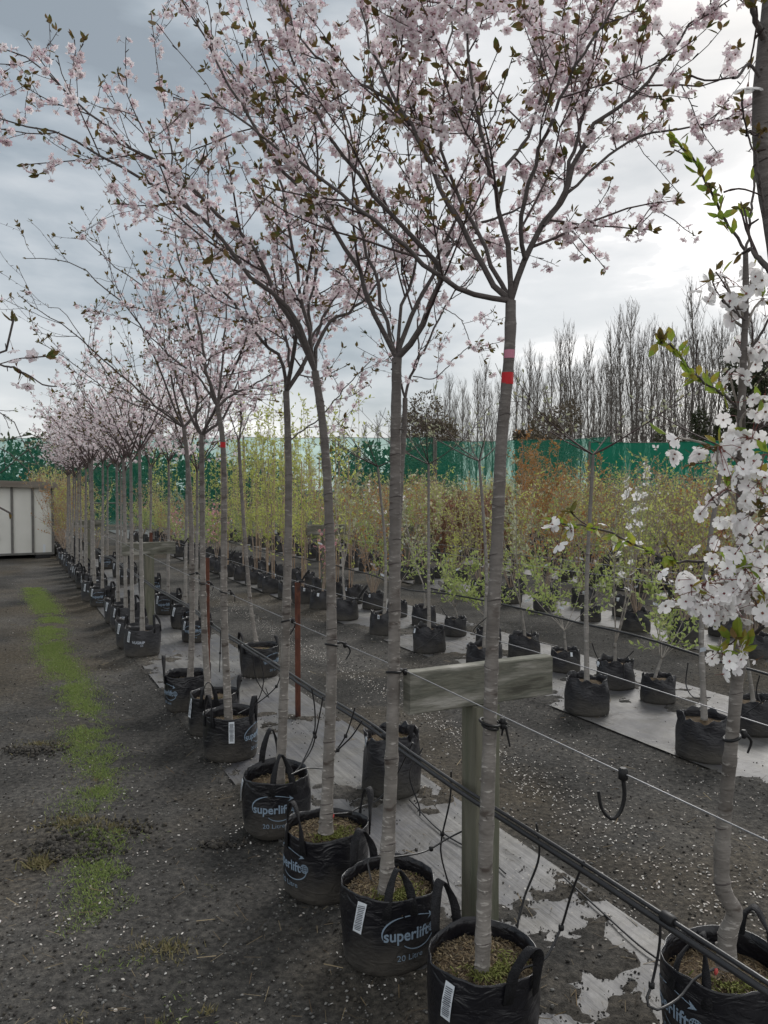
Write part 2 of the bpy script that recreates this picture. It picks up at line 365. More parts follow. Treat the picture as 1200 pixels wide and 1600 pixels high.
def tm(op, a, b_=None, c=None):
    n = t.nodes.new('ShaderNodeMath'); n.operation = op
    for k, v in enumerate((a, b_, c)):
        if v is None: continue
        if isinstance(v, (int, float)): n.inputs[k].default_value = v
        else: t.links.new(v, n.inputs[k])
    return n.outputs[0]
base = ramp(tn(.9, 8), [(.36, (.030, .0295, .028)), (.5, (.056, .054, .051)), (.66, (.090, .086, .080))])
fine = ramp(tn(38, 8, .75), [(.32, (.28, .27, .26)), (.5, (.95, .95, .95)), (.68, (1.9, 1.84, 1.74))])
c1 = tmix(1, base, fine, 'MULTIPLY')
vo = t.nodes.new('ShaderNodeTexVoronoi'); vo.inputs['Scale'].default_value = 95; t.links.new(pos, vo.inputs[0])
peb = ramp(vo.outputs['Distance'], [(.0, (1, 1, 1)), (.13, (1, 1, 1)), (.17, (0, 0, 0))])
pm = tm('MULTIPLY', peb, ramp(tn(9, 4), [(.52, (0, 0, 0)), (.62, (.8, .8, .8))]))
vcol = ramp(vo.outputs['Color'], [(0, (.05, .045, .04)), (.5, (.15, .14, .125)), (1, (.27, .26, .24))])
c2 = tmix(tm('MULTIPLY', pm, .75), c1, vcol)
dot = t.nodes.new('ShaderNodeVectorMath'); dot.operation = 'DOT_PRODUCT'; t.links.new(pos, dot.inputs[0]); dot.inputs[1].default_value = (.897, .442, 0)
vv = dot.outputs['Value']
band = tm('SUBTRACT', .21, tm('ABSOLUTE', tm('SUBTRACT', vv, .455)))         # mossy strip along the track
sdn = t.nodes.new('ShaderNodeVectorMath'); sdn.operation = 'DOT_PRODUCT'; t.links.new(pos, sdn.inputs[0]); sdn.inputs[1].default_value = (-.442, .897, 0)
fade = t.nodes.new('ShaderNodeMapRange'); fade.inputs['From Min'].default_value = 2.4; fade.inputs['From Max'].default_value = 3.8; t.links.new(sdn.outputs['Value'], fade.inputs[0])
fad2 = t.nodes.new('ShaderNodeMapRange'); fad2.inputs['From Min'].default_value = 15; fad2.inputs['From Max'].default_value = 11.5; t.links.new(sdn.outputs['Value'], fad2.inputs[0])
band = tm('MULTIPLY', tm('MULTIPLY', band, fade.outputs[0]), fad2.outputs[0])
mo = tm('MULTIPLY_ADD', band, 2.0, tm('SUBTRACT', tn(6, 10, .78), .80))
mossf = ramp(mo, [(.13, (0, 0, 0)), (.17, (.75, .75, .75))])
c3 = tmix(mossf, c2, tmix(1, (.090, .100, .042), fine, 'MULTIPLY'))
ln = t.nodes.new('ShaderNodeVectorMath'); ln.operation = 'LENGTH'; t.links.new(pos, ln.inputs[0])
brown = tm('MULTIPLY', ramp(ln.outputs['Value'], [(0, (0, 0, 0)), (1, (1, 1, 1))]), 1)
c4 = tmix(ramp(tn(.35, 5), [(.48, (0, 0, 0)), (.62, (.6, .6, .6))]), c3, tmix(1, (.088, .072, .050), fine, 'MULTIPLY'))
t.links.new(c4, b.inputs['Base Color'])
bp = t.nodes.new('ShaderNodeBump'); bp.inputs['Strength'].default_value = 1; bp.inputs['Distance'].default_value = .012
hsum = tm('ADD', tm('MULTIPLY', tn(45, 6, .7), 1.0), tm('MULTIPLY', pm, .25)); t.links.new(hsum, bp.inputs['Height']); t.links.new(bp.outputs[0], b.inputs['Normal'])
ground = tag(mb.build('ground', m), kind='structure')

m = bpy.data.materials.new('woven_mat'); m.use_nodes = True; t = m.node_tree; b = t.nodes['Principled BSDF']; b.inputs['Specular IOR Level'].default_value = .35
gp = t.nodes.new('ShaderNodeNewGeometry'); pos = gp.outputs['Position']
def dotn(vec):
    n = t.nodes.new('ShaderNodeVectorMath'); n.operation = 'DOT_PRODUCT'; t.links.new(pos, n.inputs[0]); n.inputs[1].default_value = vec; return n.outputs['Value']
mpn = t.nodes.new('ShaderNodeCombineXYZ'); t.links.new(dotn((-.442*.9, .897*.9, 0)), mpn.inputs[0]); t.links.new(dotn((.897*13, .442*13, 0)), mpn.inputs[1])
ns = t.nodes.new('ShaderNodeTexNoise'); ns.inputs['Scale'].default_value = 1.6; ns.inputs['Detail'].default_value = 5; t.links.new(mpn.outputs[0], ns.inputs[0])
mw = t.nodes.new('ShaderNodeVectorMath'); mw.operation = 'MULTIPLY'; mw.inputs[1].default_value = (2.5, 9, 1); t.links.new(mpn.outputs[0], mw.inputs[0]); nw = t.nodes.new('ShaderNodeTexNoise'); nw.inputs['Scale'].default_value = 1.5; nw.inputs['Detail'].default_value = 3; t.links.new(mw.outputs[0], nw.inputs[0])
stripe = ramp(tm('MULTIPLY_ADD', nw.outputs[0], .45, tm('MULTIPLY', ns.outputs[0], .55)), [(.30, (.55, .55, .56)), (.5, (1, 1, 1)), (.72, (1.4, 1.4, 1.38))])
basem = ramp(tn(1.6, 7), [(.34, (.060, .061, .070)), (.5, (.098, .097, .099)), (.66, (.150, .145, .136))])
dirt = ramp(tn(4, 9, .75), [(.47, (0, 0, 0)), (.66, (.9, .9, .9))])
t.links.new(tmix(dirt, tmix(1, basem, stripe, 'MULTIPLY'), (.075, .07, .06)), b.inputs['Base Color'])
rr = t.nodes.new('ShaderNodeMapRange'); t.links.new(tn(3, 6), rr.inputs[0]); rr.inputs['To Min'].default_value = .30; rr.inputs['To Max'].default_value = .75; t.links.new(rr.outputs[0], b.inputs['Roughness'])
bp = t.nodes.new('ShaderNodeBump'); bp.inputs['Strength'].default_value = .6; bp.inputs['Distance'].default_value = .01
t.links.new(tm('ADD', ns.outputs[0], tn(7, 3)), bp.inputs['Height']); t.links.new(bp.outputs[0], b.inputs['Normal'])
for a, b_, th, k in MATS:
    mb = MB(); sN = 420; s_ = np.concatenate((np.linspace(-1, 10, 300), np.linspace(10.1, 32, 120))); v_ = np.linspace(a, b_, 30 if k == 1 else 24)
    SS, VV = np.meshgrid(s_, v_); PX = SS*UR[0]+VV*VR[0]; PY = SS*UR[1]+VV*VR[1]
    ZZ = .001+.009*(fbm(SS*2.2, VV*7+k, 3)-.42)+.005*(fbm(SS*9, VV*9, 2)-.37)
    n_ = len(s_); i, j = np.meshgrid(np.arange(n_-1), np.arange(len(v_)-1)); q = (j*n_+i).ravel()
    mb.add(np.stack((PX, PY, ZZ), -1), np.stack((q, q+n_, q+n_+1, q+1), -1))
    tag(mb.build('weed_mat', m), kind='structure')

def scatter(n, rng, ymax=14, power=1.0, xr=.62):
    """random ground points, denser near the camera because they are seen there"""
    y = 1.75*(ymax/1.75)**(rng.random(n)**power); x = (rng.random(n)*2-1)*y*xr
    return x, y
rng = np.random.default_rng(3)
# pebbles (gravel), soil crumbs and fallen petals: nobody could count them
ico = np.array([(0,0,1),(.9,0,.2),(.3,.85,.2),(-.7,.5,.2),(-.7,-.5,.2),(.3,-.85,.2),(0,0,-.5)]); icof = [(0,1,2),(0,2,3),(0,3,4),(0,4,5),(0,5,1),(6,2,1),(6,3,2),(6,4,3),(6,5,4),(6,1,5)]
def rocks(name, material, n, s0, s1, flat, seed, label, keep=None):
    r = np.random.default_rng(seed); x, y = scatter(n, r)
    if keep is not None:
        k = keep(x, y, r); x, y = x[k], y[k]
    sc = s0+(s1-s0)*r.random(len(x))**2.5
    z = hgt(x, y)+sc*flat*.25
    mb = MB(); tv = ico*np.array((1, .75, flat))
    mb.inst(tv, icof, 0, np.stack((x, y, z), -1), np.stack((r.normal(size=len(x))*.25, r.normal(size=len(x))*.25, np.ones(len(x))), -1), sc, r)
    tag(mb.build(name, material), label, name.replace('_', ' '), kind='stuff')
def off_mat(x, y, r):
    s, v = SV(x, y); on = ((v > 1.15) & (v < 2.0)) | ((v > 3.65) & (v < 4.95)); return (~on) | (r.random(len(x)) < .12)
rocks('gravel', MAT['pebble'], 13000, .0028, .011, .6, 11, 'small pale stones pressed into the dark soil of the tracks', off_mat)
rocks('soil_crumbs', MAT['crumb'], 11000, .002, .011, .8, 12, 'dark crumbs of loose soil strewn over the ground', lambda x, y, r: off_mat(x, y, r) | (r.random(len(x)) < .25))
r = np.random.default_rng(14); sp_s = .6+9*r.random(200000)**1.2; sp_v = np.where(r.random(200000) < .62, 1.0+1.15*r.random(200000), 3.55+1.5*r.random(200000)); xx, yy = sp_s*UR[0]+sp_v*VR[0], sp_s*UR[1]+sp_v*VR[1]; hh = hgt(xx, yy)
kk = (np.abs(hh+.001) < .0035*(.3+r.random(200000))) | (r.random(200000) < .012); xx, yy, hh = xx[kk], yy[kk], hh[kk]; sc_ = .0012+.006*r.random(len(xx))**3.5
mb = MB(); mb.inst(ico*np.array((1, .8, .8)), icof, 0, np.stack((xx, yy, np.maximum(hh, .001)+sc_*.3), -1), r.normal(size=(len(xx), 3))*.4+(0, 0, 1), sc_, r)
tag(mb.build('spilled_soil', MAT['crumb']), 'loose dark soil spilled over the edges of the grey mats', 'spilled soil', kind='stuff')
x1, y1 = scatter(5200, rng); kk = (off_mat(x1, y1, rng) | (rng.random(len(x1)) < .5)) & (fbm(x1*2.5, y1*2.5, 3) > .36+.16*rng.random(len(x1))); x1, y1 = x1[kk], y1[kk]
s2 = 1.2+12*rng.random(3200)**1.4; v2 = np.where(s2 < 4, 2.42+.09*(s2-1.2), 2.68+.018*(s2-4))+rng.normal(size=3200)*(.065+.22*np.clip((4-s2)/3, 0, 1))
s3 = .3+11*rng.random(1500)**1.3; v3 = 2.05+1.5*rng.random(1500)
s4 = np.concatenate((s2, s3)); v4 = np.concatenate((v2, v3)); x1 = np.concatenate((x1, s4*UR[0]+v4*VR[0])); y1 = np.concatenate((y1, s4*UR[1]+v4*VR[1]))
pet = np.array([(-1, 0, 0), (-.2, .62, .12), (1, .25, .2), (1, -.25, .2), (-.2, -.62, .12)])
mb = MB(); n_ = len(x1)
for bx_, by_ in [((px_-600)/F*d_, d_) for px_, d_ in ((757,2.2),(608,2.62),(508,3.05),(430,3.62),(358,4.6),(333,5.05),(290,5.6),(1140,2.17),(612,4.08),(404,6.6))]+[tuple(W(q_, 3.75)[:2]) for q_ in (3.26, 4.3, 6.6)]:
    a_ = rng.random(34)*2*PI; x1 = np.concatenate((x1, bx_+(.165+.03*rng.random(34))*np.cos(a_))); y1 = np.concatenate((y1, by_+(.165+.03*rng.random(34))*np.sin(a_)))
n_ = len(x1)
mb.inst(pet, [(0, 4, 3, 2, 1)], 0, np.stack((x1, y1, np.maximum(hgt(x1, y1), np.where(off_mat(x1, y1, np.random.default_rng(0)), -1, .006))+.004), -1),
        np.stack((rng.normal(size=n_)*.3, rng.normal(size=n_)*.3, np.ones(n_)), -1), .003+.0045*rng.random(n_), rng)
tag(mb.build('fallen_petals', MAT['petal_fallen']), 'pale cherry petals fallen over the soil between the beds', 'petals', kind='stuff')
# litter of twigs and dry leaves
mb = MB(); x1, y1 = scatter(2600, rng)
th = rng.random(len(x1))*2*PI; ln_ = .008+.03*rng.random(len(x1))**2
stick = np.array([(-1, -.05, 0), (1, -.03, 0), (1, .04, .02), (-1, .05, .02)])
mb.inst(stick, [(0, 1, 2, 3)], 0, np.stack((x1, y1, np.maximum(hgt(x1, y1), 0)+.005), -1), np.stack((rng.normal(size=len(x1))*.3, rng.normal(size=len(x1))*.3, np.ones(len(x1))), -1), ln_, rng)
tag(mb.build('twig_litter', MAT['bark_chip']), 'thin straws and broken twigs lying over the soil', 'twig litter', kind='stuff')

# grass: a mossy strip down the track and odd tufts
blade = np.array([(-.09, 0, 0), (.09, 0, 0), (.05, .12, .6), (-.05, .12, .6), (0, .35, 1)])
bladef4 = [(0, 1, 2, 3)]; bladef3 = [(3, 2, 4)]
def blades(mb, x, y, h, r, m=0, lean=.45):
    n = len(x); Zd = np.stack((r.normal(size=n)*lean, r.normal(size=n)*lean, np.ones(n)), -1)
    p = np.stack((x, y, hgt(x, y)-.002), -1); st = r.bit_generator.state
    mb.inst(blade[:4], bladef4, m, p, Zd, h, r); r.bit_generator.state = st
    mb.inst(np.array([blade[3], blade[2], blade[4]]), [(0, 1, 2)], m, p, Zd, h, r)
r = np.random.default_rng(21); mb = MB()
s_ = 3.0+11.6*r.random(110000)**1.05-1.5*r.random(110000)**3; v_ = .455+r.normal(size=110000)*.085-.03*np.clip(5-s_, 0, 3)+.04*np.sin(s_*1.3)
x_, y_ = s_*UR[0]+v_*VR[0], s_*UR[1]+v_*VR[1]
dens = fbm(x_*2.4, y_*2.4, 4)+.20*sstep(4.5, 9, s_)-.10*sstep(4.6, 3.2, s_)-.3*sstep(12.5, 14.8, s_); k = (dens+.35*(fbm(x_*9, y_*9, 3)-.44) > .45+.22*r.random(len(s_))); x_, y_ = x_[k], y_[k]
blades(mb, x_, y_, .009+.017*r.random(len(x_)), r, lean=.9)
tag(mb.build('grass', MAT['grass']), 'low green grass and moss growing along the middle of the track', 'grass', kind='stuff')
mb = MB()
for px, py, n, rad, h in ((120, 1285, 420, .10, .04), (175, 1295, 300, .10, .035), (62, 1345, 240, .045, .045), (140, 1318, 120, .16, .02), (265, 1475, 200, .07, .03), (225, 1470, 110, .06, .018), (60, 1160, 300, .14, .03), (150, 1215, 170, .14, .02),
                     (160, 1395, 60, .05, .015), (330, 1375, 60, .05, .012), (105, 1160, 80, .08, .02), (100, 1430, 60, .05, .015), (300, 1320, 40, .04, .012), (112, 1590, 60, .04, .02), (325, 1575, 30, .02, .03), (250, 1590, 60, .03, .02)):
    c = G(px, py); rr_ = rad*np.abs(r.normal(size=n)); a = r.random(n)*2*PI
    blades(mb, c[0]+rr_*np.cos(a), c[1]+rr_*np.sin(a)*.7, h*(.4+.8*r.random(n)), r, (r.random(n) < .45).astype(int) if False else 0, .7)
tag(mb.build('dry_grass_tufts', MAT['grass_dry']), 'straggly olive and straw coloured tufts in the near track', 'grass', kind='stuff')
mb = MB()
for px, py, n, rad in ((165, 1290, 900, .16), (110, 1325, 900, .15), (45, 1170, 500, .18), (340, 1312, 200, .06)):
    c = G(px, py); a = r.random(n)*2*PI; rr_ = rad*np.abs(r.normal(size=n))*.8; x_, y_ = c[0]+rr_*np.cos(a), c[1]+rr_*np.sin(a)*.45
    mb.inst(ico, icof, 0, np.stack((x_, y_, hgt(x_, y_)+.004), -1), r.normal(size=(n, 3))+(0, 0, 1), .004+.014*r.random(n)**2, r)
tag(mb.build('torn_turf', MAT['crumb']), 'dark clods of turned soil beside the grass tufts', 'soil clods', kind='stuff')

# ------------------------------------------------------------------ planter bags
_txt = {}
def text2d(s, width, height, bold=.02):
    key = (s, width, height)
    if key in _txt: return _txt[key]
    cu = bpy.data.curves.new('lettering', 'FONT'); cu.body = s; cu.size = 1; cu.offset = bold; cu.resolution_u = 3; cu.fill_mode = 'FRONT'
    o = bpy.data.objects.new('lettering', cu); COL.objects.link(o)
    bpy.context.view_layer.update(); me = o.evaluated_get(bpy.context.evaluated_depsgraph_get()).to_mesh()
    V = np.array([v.co[:2] for v in me.vertices]); Fc = [tuple(p.vertices) for p in me.polygons]
    o.evaluated_get(bpy.context.evaluated_depsgraph_get()).to_mesh_clear(); bpy.data.objects.remove(o); bpy.data.curves.remove(cu)
    tri = []
    for f in Fc:
        for k in range(1, len(f)-1): tri.append((f[0], f[k], f[k+1]))
    lo, hi = V.min(0), V.max(0); V = (V-(lo+hi)/2)/(hi-lo)*np.array((width, height)); _txt[key] = (V, np.array(tri)); return _txt[key]
def strip2d(pts, wd):
    pts = np.asarray(pts, float); wd = np.full(len(pts), wd) if np.ndim(wd) == 0 else np.asarray(wd)
    T = np.gradient(pts, axis=0); T /= np.linalg.norm(T, axis=1)[:, None]+1e-9; n = np.stack((-T[:, 1], T[:, 0]), -1)*wd[:, None]/2
    V = np.concatenate((pts-n, pts+n)); k = len(pts); return V, np.array([(i, i+1, k+i+1, k+i) for i in range(k-1)])
def arc2d(cx, cz, rx, rz, a0, a1, n=18):
    a = np.radians(np.linspace(a0, a1, n)); return np.stack((cx+rx*np.cos(a), cz+rz*np.sin(a)), -1)

def make_bag(name, kind, seed, parent, print_at=None, tag_at=None, handles=((20, .10, 0), (200, .10, 0)), loc=(0, 0), rz=0, chips=0, R=None, H=None, tag_len=.10, tag_tilt=6, soil=None, lettering=None, shine=True):
    r = np.random.default_rng(seed); ph = r.random(8)*2*PI
    R = R or {'super': .163, 'plain': .163, 'grip': .160, 'small': .12}[kind]; H = H or {'super': .262, 'plain': .295, 'grip': .262, 'small': .22}[kind]
    hz = soil or H-.042
    ha = [math.radians(h[0]) for h in handles]
    def rf(th, z):
        z = np.asarray(z, float); th = np.asarray(th, float); u = np.clip(z/H, 0, 1)
        base = R*(.93+.085*np.sin(PI*np.clip(u*.62+.12, 0, 1)))
        if kind in ('plain', 'small'): base = R*(1.0-.10*u**1.3+.02*np.sin(PI*u))
        rr = base+.0055*np.sin(2*th+ph[0])+.0036*np.sin(3*th+ph[1]+3*u)+.0020*np.sin(5*th+ph[2]-4*u)
        top = sstep(.72, 1, u)
        amp = {'super': .0022, 'plain': .0075, 'grip': .004, 'small': .003}[kind]
        rr = rr+top*amp*(np.sin(7*th+ph[3])+.7*np.sin(12*th+ph[4])+.5*np.sin(19*th+ph[5]))
        if kind == 'grip': rr = rr*(1+.035*np.cos(4*th+.3))
        if kind == 'super': rr = rr-.010*top*np.cos(2*(th-(ha[0] if ha else 0))+PI)*.6
        if kind == 'plain': rr = rr+.004*np.sin(4*th+9*u+ph[6])*sstep(.2, .6, u)
        return rr-.012*np.exp(-(z/.010)**2)
    def top(th):
        t = H+.004*np.sin(2*th+ph[6])+.003*np.sin(5*th+ph[7])
        if kind == 'plain': t = t+.012*np.sin(3*th+ph[1])+.010*np.sin(8*th+ph[2])+.006*np.sin(15*th+ph[4])
        if kind == 'grip':
            for a in ha: t = t+.05*np.exp(-((np.angle(np.exp(1j*(th-a))))/.33)**2)
        return t
    nt_ = 96 if chips else 56
    th = np.arange(nt_)*2*PI/nt_; us = np.array([0, .02, .05, .10, .18, .28, .38, .48, .58, .68, .76, .83, .89, .94, .975, 1.0])
    rows = []
    for u in us:
        z = u*top(th); rows.append(np.stack((rf(th, z)*np.cos(th), rf(th, z)*np.sin(th), z), -1))
    zt = top(th); rt = rf(th, zt)
    lipw = .0035
    rows.append(np.stack(((rt-lipw)*np.cos(th), (rt-lipw)*np.sin(th), zt-.001), -1))
    rows.append(np.stack(((rt-lipw-.004)*np.cos(th), (rt-lipw-.004)*np.sin(th), zt*.5+hz*.5), -1))
    rows.append(np.stack(((rt-lipw-.004)*np.cos(th), (rt-lipw-.004)*np.sin(th), 0*zt+hz-.03), -1))
    V = np.concatenate(rows); nr = len(rows); i, j = np.meshgrid(np.arange(nt_), np.arange(nr-1)); i = i.ravel(); j = j.ravel(); k = (i+1) % nt_
    mb = MB(); mb.add(V, np.stack((j*nt_+i, j*nt_+k, (j+1)*nt_+k, (j+1)*nt_+i), -1))
    c = np.vstack((rows[0], [(0, 0, .001)])); mb.add(c, [((i_+1) % nt_, i_, nt_) for i_ in range(nt_)])
    bag = mb.build(name, MAT[{'super': 'bag_super', 'plain': 'bag_plain', 'grip': 'bag_grip', 'small': 'bag_plain'}[kind]], parent)
    bag.location = (loc[0], loc[1], 0); bag.rotation_euler = (0, 0, rz)
    # soil
    mb = MB(); rr_ = np.array([0, .15, .3, .45, .6, .75, .88, .98]); sv = []
    for q_ in rr_:
        z = hz-.012*q_**4+.010*(fbm(np.cos(th)*q_*6+seed, np.sin(th)*q_*6, 3)-.4)+.012*np.exp(-(q_/.3)**2)
        sv.append(np.stack(((rt-.008)*q_*np.cos(th), (rt-.008)*q_*np.sin(th), z), -1))
    V = np.concatenate(sv); i, j = np.meshgrid(np.arange(nt_), np.arange(len(rr_)-1)); i = i.ravel(); j = j.ravel(); k = (i+1) % nt_
    mb.add(V, np.stack((j*nt_+i, j*nt_+k, (j+1)*nt_+k, (j+1)*nt_+i), -1))
    if chips:
        a = r.random(chips)*2*PI; q_ = np.sqrt(r.random(chips))*.93; x = rt.mean()*q_*np.cos(a); y = rt.mean()*q_*np.sin(a)
        z = hz+.004-.012*q_**4+.010*(fbm(np.cos(a)*q_*6+seed, np.sin(a)*q_*6, 3)-.4)+.012*np.exp(-(q_/.3)**2)
        ch = np.array([(-1, -.22, 0), (1, -.12, .05), (1, .15, .12), (-1, .2, .1), (0, 0, .35)])
        Zd = np.stack((r.normal(size=chips)*.55, r.normal(size=chips)*.55, np.ones(chips)), -1)
        mb.inst(ch, [(0, 1, 4), (1, 2, 4), (2, 3, 4), (3, 0, 4)], 1, np.stack((x, y, z), -1), Zd, .003+.0085*r.random(chips)**1.8, r)
        nm = chips//5; a = 2.2+r.normal(size=nm)*.7; q_ = .3+.25*np.abs(r.normal(size=nm)); x = .15*q_*np.cos(a); y = .15*q_*np.sin(a)
        mb.inst(ch, [(0, 1, 4), (1, 2, 4), (2, 3, 4), (3, 0, 4)], 2, np.stack((x, y, np.full(nm, hz+.012)), -1), r.normal(size=(nm, 3))+(0, 0, .6), .004+.007*r.random(nm), r)
    s_ = mb.build('potting_mix', [MAT['potting_mix'], MAT['bark_chip'], MAT['moss']], bag)
    # handles: flat straps sewn to the rim
    for (deg, hh, lean) in handles:
        a = math.radians(deg); sp = .30 if kind == 'super' else .26; mb = MB(); n = 15; pts = []; wd = []
        for i_ in range(n):
            t_ = i_/(n-1); aa = a+sp*(1-2*t_)*(1-.18*math.sin(PI*t_)); zt_ = float(top(aa)); rb = float(rf(aa, zt_))+.004
            lift = max(0, math.sin(PI*t_))**.75
            drop = .05*max(0, abs(t_-.5)*2-.82)/.18
            rad = rb+lean*lift
            pts.append((rad*math.cos(aa), rad*math.sin(aa), zt_-.028+.028*min(1, lift*3)+hh*lift-drop*.6))
            tw = min(1, lift*1.3)*1.25; er = np.array((math.cos(aa), math.sin(aa), .15)); et = np.array((-math.sin(aa), math.cos(aa), 0))
            wd.append(math.cos(tw)*et+math.sin(tw)*er)
        mb.ribbon(pts, wd, .030 if kind == 'super' else .024, .0035); mb.build('handle', MAT['strap'], bag)
    def wrap(V2, t0, off=.002, z0=0):
        t_ = t0+V2[:, 0]/R; z = V2[:, 1]+z0; rr2 = rf(t_, z)+off
        return np.stack((rr2*np.cos(t_), rr2*np.sin(t_), z), -1)
    if print_at is not None:
        t0 = math.radians(print_at); mb = MB()
        if kind == 'super':
            V2, F2 = text2d('superlift', .165, .052); mb.add(wrap(V2+(-.012, 0), t0, z0=.140), F2)
            V2, F2 = text2d('20 Litre', .098, .020, 0); mb.add(wrap(V2, t0, z0=.070), F2)
            # swoosh, arrow and globe
            sw = arc2d(-.012, .150, .088, .056, 196, 100, 16); n_ = len(sw); V2, F2 = strip2d(sw, .0022+.0035*np.sin(np.linspace(0, PI, n_))); mb.add(wrap(V2, t0), F2)
            sw = np.stack((np.linspace(-.022, .072, 14), .2055+.004*np.sin(np.linspace(.2, PI, 14))-.012*np.linspace(0, 1, 14)**2), -1); V2, F2 = strip2d(sw, np.linspace(.0045, .0025, 14)); mb.add(wrap(V2, t0), F2)
            V2 = np.array([(.068, .2055), (.090, .188), (.064, .180), (.073, .190)]); mb.add(wrap(V2, t0), [(0, 3, 1), (1, 3, 2)])
            sw = arc2d(.030, .135, .066, .042, 215, 372, 24); V2, F2 = strip2d(sw, .0024+.002*np.sin(np.linspace(0, PI, 24))); mb.add(wrap(V2, t0), F2)
            cx, cz, gr = .088, .146, .0165
            for rx in (gr, gr*.5): V2, F2 = strip2d(arc2d(cx, cz, rx, gr, 0, 360, 24), .0026); mb.add(wrap(V2, t0), F2)
            V2, F2 = strip2d([(cx, cz-gr), (cx, cz), (cx, cz+gr)], .0022); mb.add(wrap(V2, t0, .0022), F2)
            for dz in (-.008, 0, .008):
                hw = math.sqrt(gr*gr-dz*dz); V2, F2 = strip2d([(cx-hw, cz+dz), (cx, cz+dz), (cx+hw, cz+dz)], .0022); mb.add(wrap(V2, t0, .0024), F2)
            mb.build('printed_logo', MAT['print_blue'], bag, smooth=False)
        elif kind == 'grip':
            V2, F2 = text2d('NUGRIP', .125, .026, .03); mb.add(wrap(V2, t0, z0=.150), F2)
            V2, F2 = text2d('35', .026, .018, .01); mb.add(wrap(V2+(.035, 0), t0, z0=.122), F2)
            mb.build('printed_logo', MAT['print_white'], bag, smooth=False)
    if tag_at is not None:
        t0 = math.radians(tag_at); mb = MB(); w_ = .016; tl = tag_len; tz = H-.012
        n = 8; zz = np.linspace(0, -tl, n); shear = math.tan(math.radians(tag_tilt)); pts = np.stack((zz*shear, zz), -1)
        V2, F2 = strip2d(pts, w_*1.9); mb.add(wrap(V2, t0, .006, tz), F2)
        for k_ in range(int(tl/.0055)-3):
            zz_ = -.012-k_*.0055; hw = w_*(.55+.25*r.random()); V2, F2 = strip2d([(-hw+zz_*shear, zz_), (zz_*shear, zz_), (hw+zz_*shear, zz_)], .0022+.0012*r.random()); mb.add(wrap(V2, t0, .0066, tz), F2, 1)
        mb.build('label_tag', [MAT['tag_white'], MAT['tag_ink']], bag, smooth=False)
    return bag

# ------------------------------------------------------------------ trees: skeleton, blossom and leaf generators
def resample(pts, n):
    pts = np.asarray(pts, float); d = np.concatenate(([0], np.cumsum(np.linalg.norm(np.diff(pts, axis=0), axis=1)))); t_ = np.linspace(0, d[-1], n)
    # Catmull-Rom through the given points
    out = []
    for q_ in t_:
        i_ = min(max(np.searchsorted(d, q_)-1, 0), len(pts)-2); u = (q_-d[i_])/(d[i_+1]-d[i_]+1e-9)
        p1, p2 = pts[i_], pts[i_+1]; p0 = pts[i_-1] if i_ > 0 else 2*p1-p2; p3 = pts[i_+2] if i_+2 < len(pts) else 2*p2-p1
        out.append(.5*((2*p1)+(-p0+p2)*u+(2*p0-5*p1+4*p2-p3)*u*u+(-p0+3*p1-3*p2+p3)*u**3))
    return np.array(out)
def wander(p0, d0, Ln, n, curl, up, r):
    p = np.array(p0, float); d = np.array(d0, float); d /= np.linalg.norm(d); out = [p.copy()]
    for i_ in range(n):
        d = d+r.normal(size=3)*curl+np.array((0, 0, up)); d /= np.linalg.norm(d); p = p+d*Ln/n; out.append(p.copy())
    return np.array(out)
def perp_dir(tan, ang, r, bias=None):
    a = r.normal(size=3)+(bias if bias is not None else 0); a = a-tan*np.dot(a, tan); a /= np.linalg.norm(a)+1e-9
    return tan*math.cos(ang)+a*math.sin(ang)
def branches(limbs, r, n1, L1, n2, L2, t0=.12, up=.06, tip=.0016, bias=None, n3=0):
    """limbs: (pts, r0, r1). Returns all paths with radii, and the flowering twigs"""
    paths = []; twigs = []
    for pts, r0, r1 in limbs:
        rad = np.linspace(r0, r1, len(pts)); paths.append((pts, rad, 0)); twigs.append((pts[int(len(pts)*.3):], 0))
        Lt = np.linalg.norm(np.diff(pts, axis=0), axis=1).sum(); k1 = max(2, int(round(n1*Lt)))
        for k in range(k1):
            t_ = t0+(1-t0)*(k+r.random())/k1; i_ = min(int(t_*(len(pts)-1)), len(pts)-2); tan = pts[i_+1]-pts[i_]; tan /= np.linalg.norm(tan)
            p = pts[i_]+(pts[i_+1]-pts[i_])*r.random(); l1 = L1*(1.15-.55*t_)*(.55+.8*r.random())
            d = perp_dir(tan, math.radians(28+30*r.random()), r, bias); q_ = wander(p, d, l1, 6, .10, up, r)
            rr_ = min(rad[i_]*.6, .0015+.0036*l1/.5); paths.append((q_, np.linspace(rr_, tip, 7), 1)); twigs.append((q_, 1))
            for k2 in range(n2):
                i2 = 1+int(r.random()*5); tan2 = q_[i2]-q_[i2-1]; tan2 /= np.linalg.norm(tan2)
                q2 = wander(q_[i2], perp_dir(tan2, math.radians(30+30*r.random()), r), L2*(.4+r.random()), 4, .12, up, r)
                paths.append((q2, np.linspace(min(rr_*.6, .0022), tip*.8, 5), 2)); twigs.append((q2, 2))
    return paths, twigs
def sites(twigs, step, r, t0=.1, lim=None):
    Pp = []; Tt = []
    for pts, lv in twigs:
        if len(pts) < 2: continue
        seg = np.diff(pts, axis=0); l = np.linalg.norm(seg, axis=1); Lt = l.sum(); d = np.concatenate(([0], np.cumsum(l)))
        st = step*(1 if lv else 1.3)
        s_ = np.arange(Lt*(t0 if lv else .05)+st*r.random(), Lt, st)
        for q_ in s_:
            i_ = min(np.searchsorted(d, q_)-1, len(seg)-1); Pp.append(pts[i_]+seg[i_]*(q_-d[i_])/l[i_]); Tt.append(seg[i_]/l[i_])
    return np.array(Pp), np.array(Tt)
